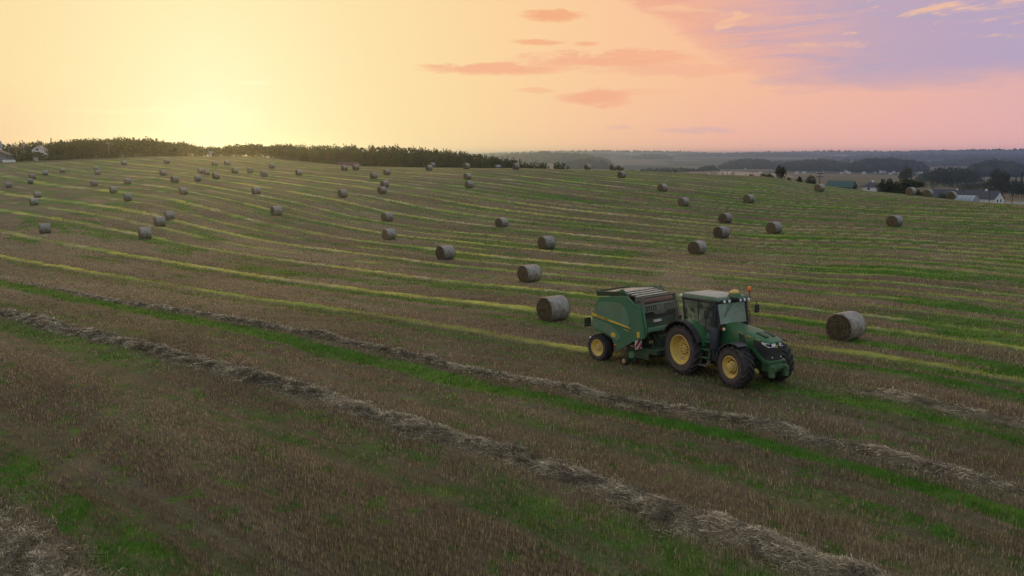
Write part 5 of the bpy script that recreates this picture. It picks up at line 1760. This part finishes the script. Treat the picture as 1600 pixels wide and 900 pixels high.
wood('valley_wood', (980, 1110, 1400, 1800), 9, 120, 15, FARLEAF)
wood('valley_wood', (940, 1190, 1250, 1340), 5, 90, 20, FARLEAF)
for i, (a, b, r0, r1, h, n) in enumerate([(700, 1000, 5200, 5600, 28, 420), (985, 1050, 4600, 4900, 26, 120), (1040, 1300, 5600, 6000, 26, 420), (1270, 1660, 4400, 4800, 26, 520), (1100, 1500, 7000, 7400, 30, 520),
                                          (1330, 1680, 6200, 6700, 34, 520), (760, 1120, 7600, 8200, 34, 520), (1180, 1480, 3100, 3400, 20, 260), (1440, 1690, 3000, 3300, 24, 300)]):
    wood('far_wood', (a, b, r0, r1), h, n, 30 + i, FARLEAF)

# ------------------------------------------------------------------ buildings
WALLW = mat('white_render', (.74, .73, .70), (.62, .61, .58), rough=.8, scale=1.5)
WALLG = mat('grey_blue_boards', (.17, .185, .21), (.13, .14, .165), rough=.8, scale=2)
ROOFD = mat('dark_slate_roof', (.045, .047, .058), (.032, .034, .042), rough=.6, scale=2)
ROOFB = mat('grey_tin_roof', (.20, .22, .26), (.15, .165, .20), rough=.5, scale=2)
ROOFG = mat('dark_green_tin_roof', (.020, .075, .062), (.016, .060, .050), rough=.5, scale=2)
ROOFR = mat('dull_red_roof', (.105, .042, .042), (.08, .034, .034), rough=.7, scale=2)
WOOD = mat('raw_timber', (.42, .29, .17), (.32, .21, .12), rough=.8, scale=4)
GREY = mat('grey_post', (.22, .21, .20), (.15, .14, .13), rough=.8, scale=4)
PANE = mat('dark_window_pane', (.02, .022, .028), (.03, .032, .04), rough=.15, spec=.7, scale=3)
POLY = mat('greenhouse_sheet', (.30, .36, .38), (.20, .25, .27), rough=.25, spec=.7, scale=2)


def house(name, loc, rz, L_, W_, eave, ridge, wallm, roofm, label, cat='house', over=.35, windows=(), chimney=None, hip=0.0, gable_windows=(), frame=None):
    """ridge along local x; gable ends at +-L/2; windows on the -y side: (x, z, w, h); gable windows on the +x end: (y, z, w, h)"""
    o = empty(name, loc, rz, label, cat)
    l, w = L_ / 2, W_ / 2
    wl = MB()
    if hip:
        wl.box(-l, l, -w, w, -3, eave)
    else:
        wl.add([(-l, -w, -3), (-l, w, -3), (-l, w, eave), (-l, 0, ridge - .08), (-l, -w, eave), (l, -w, -3), (l, w, -3), (l, w, eave), (l, 0, ridge - .08), (l, -w, eave)],
               [(0, 4, 3, 2, 1), (5, 6, 7, 8, 9), (0, 5, 9, 4), (1, 2, 7, 6), (4, 9, 8, 3), (2, 3, 8, 7)])
    wl.build('wall', wallm, o)
    sl = (ridge - eave) / w
    e, lo_ = w + over, l + over
    rf = MB()
    z0 = eave - sl * over
    if hip:
        rf.add([(-lo_, -e, z0), (lo_, -e, z0), (lo_, e, z0), (-lo_, e, z0), (-l + hip, 0, ridge), (l - hip, 0, ridge), (-lo_, -e, z0 - .15), (lo_, -e, z0 - .15), (lo_, e, z0 - .15), (-lo_, e, z0 - .15)],
               [(0, 1, 5, 4), (1, 2, 5), (2, 3, 4, 5), (3, 0, 4), (9, 8, 7, 6), (0, 6, 7, 1), (1, 7, 8, 2), (2, 8, 9, 3), (3, 9, 6, 0)])
    else:
        t = .16
        rf.add([(-lo_, -e, z0), (lo_, -e, z0), (lo_, 0, ridge), (-lo_, 0, ridge), (-lo_, e, z0), (lo_, e, z0),
                (-lo_, -e, z0 + t), (lo_, -e, z0 + t), (lo_, 0, ridge + t), (-lo_, 0, ridge + t), (-lo_, e, z0 + t), (lo_, e, z0 + t)],
               [(0, 3, 2, 1), (3, 4, 5, 2), (6, 7, 8, 9), (9, 8, 11, 10), (0, 1, 7, 6), (4, 10, 11, 5), (1, 2, 8, 7), (2, 5, 11, 8), (0, 6, 9, 3), (3, 9, 10, 4)])
    roof = rf.build('roof', roofm, o)
    if chimney:
        x, h = chimney
        MB().box(x - .35, x + .35, -.35, .35, ridge - .8, ridge + h).build('chimney', WALLW, roof)
    for (x, z, a, b) in windows:
        f = MB().box(x - a / 2 - .12, x + a / 2 + .12, -w - .05, -w + .02, z - b / 2 - .12, z + b / 2 + .12).build('window', frame or WHITEM, o)
        MB().box(x - a / 2, x + a / 2, -w - .09, -w - .03, z - b / 2, z + b / 2).build('pane', PANE, f)
    for (y, z, a, b) in gable_windows:
        f = MB().box(l - .02, l + .05, y - a / 2 - .1, y + a / 2 + .1, z - b / 2 - .1, z + b / 2 + .1).build('window', frame or WALLW, o)
        MB().box(l + .03, l + .09, y - a / 2, y + a / 2, z - b / 2, z + b / 2).build('pane', PANE, f)
    return o


def at(px_, r, dz=0.0):
    x, y = polar(px_, r)
    return (x, y, gz(x, y) + dz)


def facing(px_, extra=0.0):
    """rotation that turns a thing's -y side to the camera"""
    return -math.atan((px_ - 800) / FOC) + extra


# right hand hamlet
r = 385
x, y = polar(1531, r)
zb = row_z(309, r)
house('farmhouse', (x, y, zb), facing(1531, R(-28)), 13.5, 7.0, 2.6, 5.4, WALLW, ROOFD, 'white gabled house with dark slate roof at the right edge of the field', windows=(), gable_windows=((-1.2, 1.7, .8, 1.1), (1.2, 1.7, .8, 1.1)), chimney=(1.5, .7))
r = 392
x, y = polar(1476, r)
house('farmhouse', (x, y, row_z(310, r)), facing(1476, R(-15)), 11.5, 8, 3.0, 5.9, WALLG, ROOFD, 'grey house with dark roof behind the dull bale and bush', windows=((-3, 1.6, 1, 1), (3, 1.6, 1, 1)), chimney=(3.8, .6))
r = 335
x, y = polar(1358, r)
house('cottage', (x, y, row_z(296, r)), facing(1358, R(14)), 6.2, 5.2, 1.7 + .9, 3.9, WALLW, ROOFD, 'small white cottage with dark hipped roof left of the round bushes', over=.5, hip=2.4, windows=((-1.6, 1.5, .8, .8),), chimney=(.4, .6))
r = 340
x, y = polar(1311, r)
house('shed', (x, y, row_z(292, r)), facing(1311, R(-20)), 9.4, 6.0, 1.0, 3.05, WALLG, ROOFG, 'low shed with dark green tin roof below the power pole', 'shed')
# unfinished building: block wall and bare rafters
r = 400
x, y = polar(1586, r)
zb = row_z(310, r)
ub = empty('unfinished_house', (x, y, zb), facing(1586), 'unfinished house with white block walls and bare timber rafters', 'house')
MB().box(-9.5, 9.5, -3.5, 3.5, -3, 1.7).build('wall', WALLW, ub)
MB().prism([(-3.5, 1.7), (3.5, 1.7), (0, 4.6)], 0, .3).build('gable_wall', WALLW, ub).location = (-7.2, -3.4, 0)
for k in range(17):
    xx = -5.8 + k * .95
    MB().hexa([(xx, -3.9, 1.75), (xx + .2, -3.9, 1.75), (xx + .2, -3.7, 1.75), (xx, -3.7, 1.75), (xx, -.1, 4.3), (xx + .2, -.1, 4.3), (xx + .2, .1, 4.3), (xx, .1, 4.3)]).hexa([(xx, 3.7, 1.75), (xx + .2, 3.7, 1.75), (xx + .2, 3.9, 1.75), (xx, 3.9, 1.75), (xx, -.1, 4.3), (xx + .2, -.1, 4.3), (xx + .2, .1, 4.3), (xx, .1, 4.3)]).build('rafter', WOOD, ub)
for (yy, zz) in ((-2.6, 2.75), (-1.3, 3.6), (0, 4.35), (-3.8, 1.85)):
    MB().box(-6, 9.5, yy - .1, yy + .1, zz, zz + .18).build('batten', WOOD, ub)
# greenhouse with a curved roof
r = 372
x, y = polar(1507, r)
gh = empty('greenhouse', (x, y, row_z(309, r)), facing(1507, R(-22)), 'curved grey green greenhouse between the grey house and the white gabled house', 'greenhouse')
prof = [(3.0 * math.cos(a), 3.3 * math.sin(a)) for a in [math.pi * k / 12 for k in range(13)]]
MB().loft([[(xx, a, b) for a, b in prof] + [(xx, -3.0, -2), (xx, 3.0, -2)] for xx in (-3.8, 3.8)]).build('cover', POLY, gh, smooth=30)
for k in range(6):
    xx = -3.82 + k * 1.52
    MB().tube([(xx, a * 1.012, b * 1.012) for a, b in prof], .07, 5).build('hoop', GREY, gh)
MB().box(-3.95, -3.83, -.7, .7, -1, 2.0).build('door', GREY, gh)


def power_pole(px_, r, top, label, arms=1, m_=None, wpx=None):
    x, y = polar(px_, r)
    zb = gz(x, y)
    h = row_z(top, r) - zb
    o = empty('power_pole', (x, y, zb), facing(px_), label, 'pole')
    rr = .0011 * r * .36
    MB().tube([(0, 0, -.3), (0, 0, h)], [rr, rr * .8], 7).build('post', m_ or GREY, o)
    for k in range(arms):
        z = h - .5 - k * .8
        MB().box(-.8, .8, -.07, .07, z - .09, z + .09).build('crossarm', m_ or GREY, o)
    for xx in (-.7, 0, .7):
        MB().lathe([(h - .41, .07), (h - .2, .08), (h - .15, .001)], (xx, 0, 0), 6, 'z').build('insulator', WALLW, o)
    return o


power_pole(1277, 215, 266, 'wooden power pole with crossarm on the right crest', 2, BARK)
power_pole(1542.5, 375, 284, 'dark power pole rising in front of the white gabled house', 1, BARK)
power_pole(1578.5, 370, 293.5, 'short dark power pole in front of the unfinished house', 1, BARK)
power_pole(1491, 420, 282, 'thin far pole behind the grey house', 1, BARK)
power_pole(178.5, 352, 224, 'grey pole standing against the trees of the left hilltop', 1)
for px_, top, lab in ((24, 230, 'grey pole nearest the grey house on the left'), (35.5, 229, 'second pole to the right of the grey house'), (43.5, 230, 'pale pole, left of the close pair beside the large dark bush'), (47.5, 228, 'thin pole, right of the close pair beside the large dark bush')):
    power_pole(px_, 362, top, lab, 1)
power_pole(324, 362, 231, 'pale post on the hilltop beside the sun glow', 1, GREY)
# left hamlet
r = 352
x, y = polar(9.5, r)
house('grey_house', (x, y, row_z(253.5, r)), facing(9.5, R(-12)) + R(90) + math.pi, 9, 6.3, 3.1, 4.7, WALLG, ROOFD, 'grey blue house with two white framed windows at the left edge', gable_windows=((-1.4, 1.5, .55, .9), (1.7, 1.5, .6, .9)), frame=WHITEM)
r = 400
x, y = polar(0, r)
house('grey_house', (x, y, gz(x, y)), facing(0, R(8)), 5.5, 6, row_z(231, r) - gz(x, y), row_z(223.5, r) - gz(x, y), WALLW, ROOFB, 'tall white house with grey roof cut by the left edge', windows=((.3, row_z(235, r) - gz(x, y), .9, 1.4),))
r = 415
x, y = polar(72, r)
zb = gz(x, y)
house('white_house', (x, y, zb), facing(72, R(-14)) + R(90) + math.pi, 6.0, 4.6, row_z(235, r) - zb, row_z(229.5, r) - zb, WALLW, ROOFB, 'white gabled house rising above the dark bush on the left', gable_windows=((-.2, row_z(234.5, r) - zb, .95, .75),))
# trailer
r = 338
x, y = polar(23, r)
tr = empty('trailer', (x, y, row_z(254.5, r)), facing(23), 'low white box trailer parked before the grey house', 'trailer')
MB().box(-1.95, 1.95, -.9, .9, .55, 1.55).build('body', WHITEM, tr, bevel=.08)
MB().box(-2.0, -1.9, -.9, .9, .45, 1.5).build('red_tail', REDM, tr)
for xx in (-1.1, 1.1):
    for yy in (-.85, .85):
        MB().lathe([(yy - .1, .001), (yy - .1, .33), (yy + .1, .33), (yy + .1, .001)], (xx, 0, .33), 14).build('wheel', TYRE, tr)
MB().tube([(1.9, 0, .6), (2.9, 0, .5)], .06, 6).build('drawbar', GREY, tr)
# barn with dull red roof and long pale shed beyond the crest
r = 320
x, y = polar(545, r)
zb = gz(x, y)
house('barn', (x, y, zb), facing(545, R(32)), 8.8, 5.5, row_z(261, r) - zb, row_z(253.3, r) - zb, WOOD, ROOFR, 'barn with long dull red roof half sunk behind the field', 'barn')
r = 318
x, y = polar(604, r)
zb = gz(x, y)
house('long_shed', (x, y, zb), facing(604), 5.6, 3, row_z(265.5, r) - zb, row_z(262.8, r) - zb, WALLW, ROOFB, 'low shed with long pale roof behind the crest', 'shed')
r = 330
x, y = polar(778, r)
zb = gz(x, y)
house('hut', (x, y, zb), facing(778, .4), 1.3, 1.6, row_z(260, r) - zb, row_z(258.3, r) - zb, WALLG, ROOFB, 'tiny grey hut on the skyline left of the bale on the crest', 'hut')
r = 352
x, y = polar(335, r)
zb = gz(x, y)
house('hut', (x, y, zb), facing(335), .9, 1.0, row_z(238.5, r) - zb, row_z(237.3, r) - zb, WALLW, ROOFB, 'narrow white hut on the hilltop under the sun glow', 'hut')
# far village
vil = [(1112, 264, 1600), (1119, 262.5, 1600), (1131, 262.5, 1650), (1136, 262.5, 1650), (1184, 259.5, 1750), (1220, 258, 1800), (1241, 261.5, 1500), (1252, 261.5, 1480), (1317, 256, 1800), (1322, 261, 1700), (1345, 259, 1700),
       (1356, 247, 2600), (1362, 256.5, 1750), (1371, 255.5, 1800), (1380, 252.5, 1950), (1391, 255.5, 1800), (1399, 259.5, 1700), (1345, 264, 1600), (1377, 255, 1850), (1432, 256, 1700), (1310, 261.5, 1650), (1234, 251, 2500), (1161, 253.5, 2300),
       (1040, 263.5, 1600), (1016, 264, 1600), (1386, 263, 1600)]
hm = None
for i, (px_, row, r) in enumerate(vil):
    x, y = polar(px_, r)
    big = random.uniform(.38, .72)
    lab = 'tiny white house of the far village in the valley'
    o = house('village_house', (x, y, gz(x, y)), facing(px_, random.uniform(-.8, .8)), 9.5 * big, 7 * big, 3.8 * big + .6, 6.6 * big + .6, WALLW, random.choice((ROOFB, ROOFD, ROOFR, ROOFB, ROOFG)), lab, windows=())
    o['group'] = 'houses of the far village'
# ------------------------------------------------------------------ haze
def build_haze():
    z0, z1 = -75, 24
    me = MB().box(-10500, 10500, -10500, 10500, z0, z1)
    hz = bpy.data.materials.new('haze')
    hz.use_nodes = True
    nt = hz.node_tree
    nt.nodes.clear()
    g = NT(nt)
    v = g.n('ShaderNodeVolumePrincipled')
    v.inputs['Color'].default_value = (.42, .66, 1.0, 1)
    v.inputs['Density'].default_value = HAZE
    v.inputs['Anisotropy'].default_value = .84
    out = g.n('ShaderNodeOutputMaterial')
    g.lk(v.outputs[0], out.inputs['Volume'])
    o = me.build('haze', hz)
    tag(o, kind='stuff')


HAZE = 1.8e-4
build_haze()


def build_mist():
    """bank of evening mist lying in the hollow beyond the crest"""
    x, y = polar(1125, 1130)
    b = MB()
    zc = gz(x, y)
    b.lathe([(-1, .001), (-.9, .44), (-.5, .87), (0, 1.0), (.5, .87), (.9, .44), (1, .001)], n=32, axis='z')
    m_ = bpy.data.materials.new('mist')
    m_.use_nodes = True
    nt = m_.node_tree
    nt.nodes.clear()
    g = NT(nt)
    v = g.n('ShaderNodeVolumePrincipled')
    v.inputs['Color'].default_value = (.95, .88, .84, 1)
    v.inputs['Density'].default_value = .0015
    v.inputs['Anisotropy'].default_value = .3
    out = g.n('ShaderNodeOutputMaterial')
    g.lk(v.outputs[0], out.inputs['Volume'])
    o = b.build('mist', m_)
    o.location = (x, y, zc)
    o.rotation_euler = (0, 0, facing(1125))
    o.scale = (95, 260, 6.5)
    tag(o, kind='stuff')


build_mist()


def build_dust():
    """thin dust hanging over the pick-up between baler and cab"""
    b = MB().lathe([(-1, .001), (-.9, .44), (-.5, .87), (0, 1.0), (.5, .87), (.9, .44), (1, .001)], n=24, axis='z')
    m_ = bpy.data.materials.new('dust')
    m_.use_nodes = True
    nt = m_.node_tree
    nt.nodes.clear()
    g = NT(nt)
    v = g.n('ShaderNodeVolumePrincipled')
    v.inputs['Color'].default_value = (.95, .82, .66, 1)
    v.inputs['Density'].default_value = .03
    out = g.n('ShaderNodeOutputMaterial')
    g.lk(v.outputs[0], out.inputs['Volume'])
    o = b.build('dust', m_)
    x, y = BLX + 2.6 * math.cos(BLYAW), BLY + 2.6 * math.sin(BLYAW)
    o.location = (x + .5, y + .6, gz(x, y) + 2.5)
    o.rotation_euler = (0, 0, BLYAW)
    o.scale = (1.5, 2.0, 1.7)
    tag(o, kind='stuff')


build_dust()
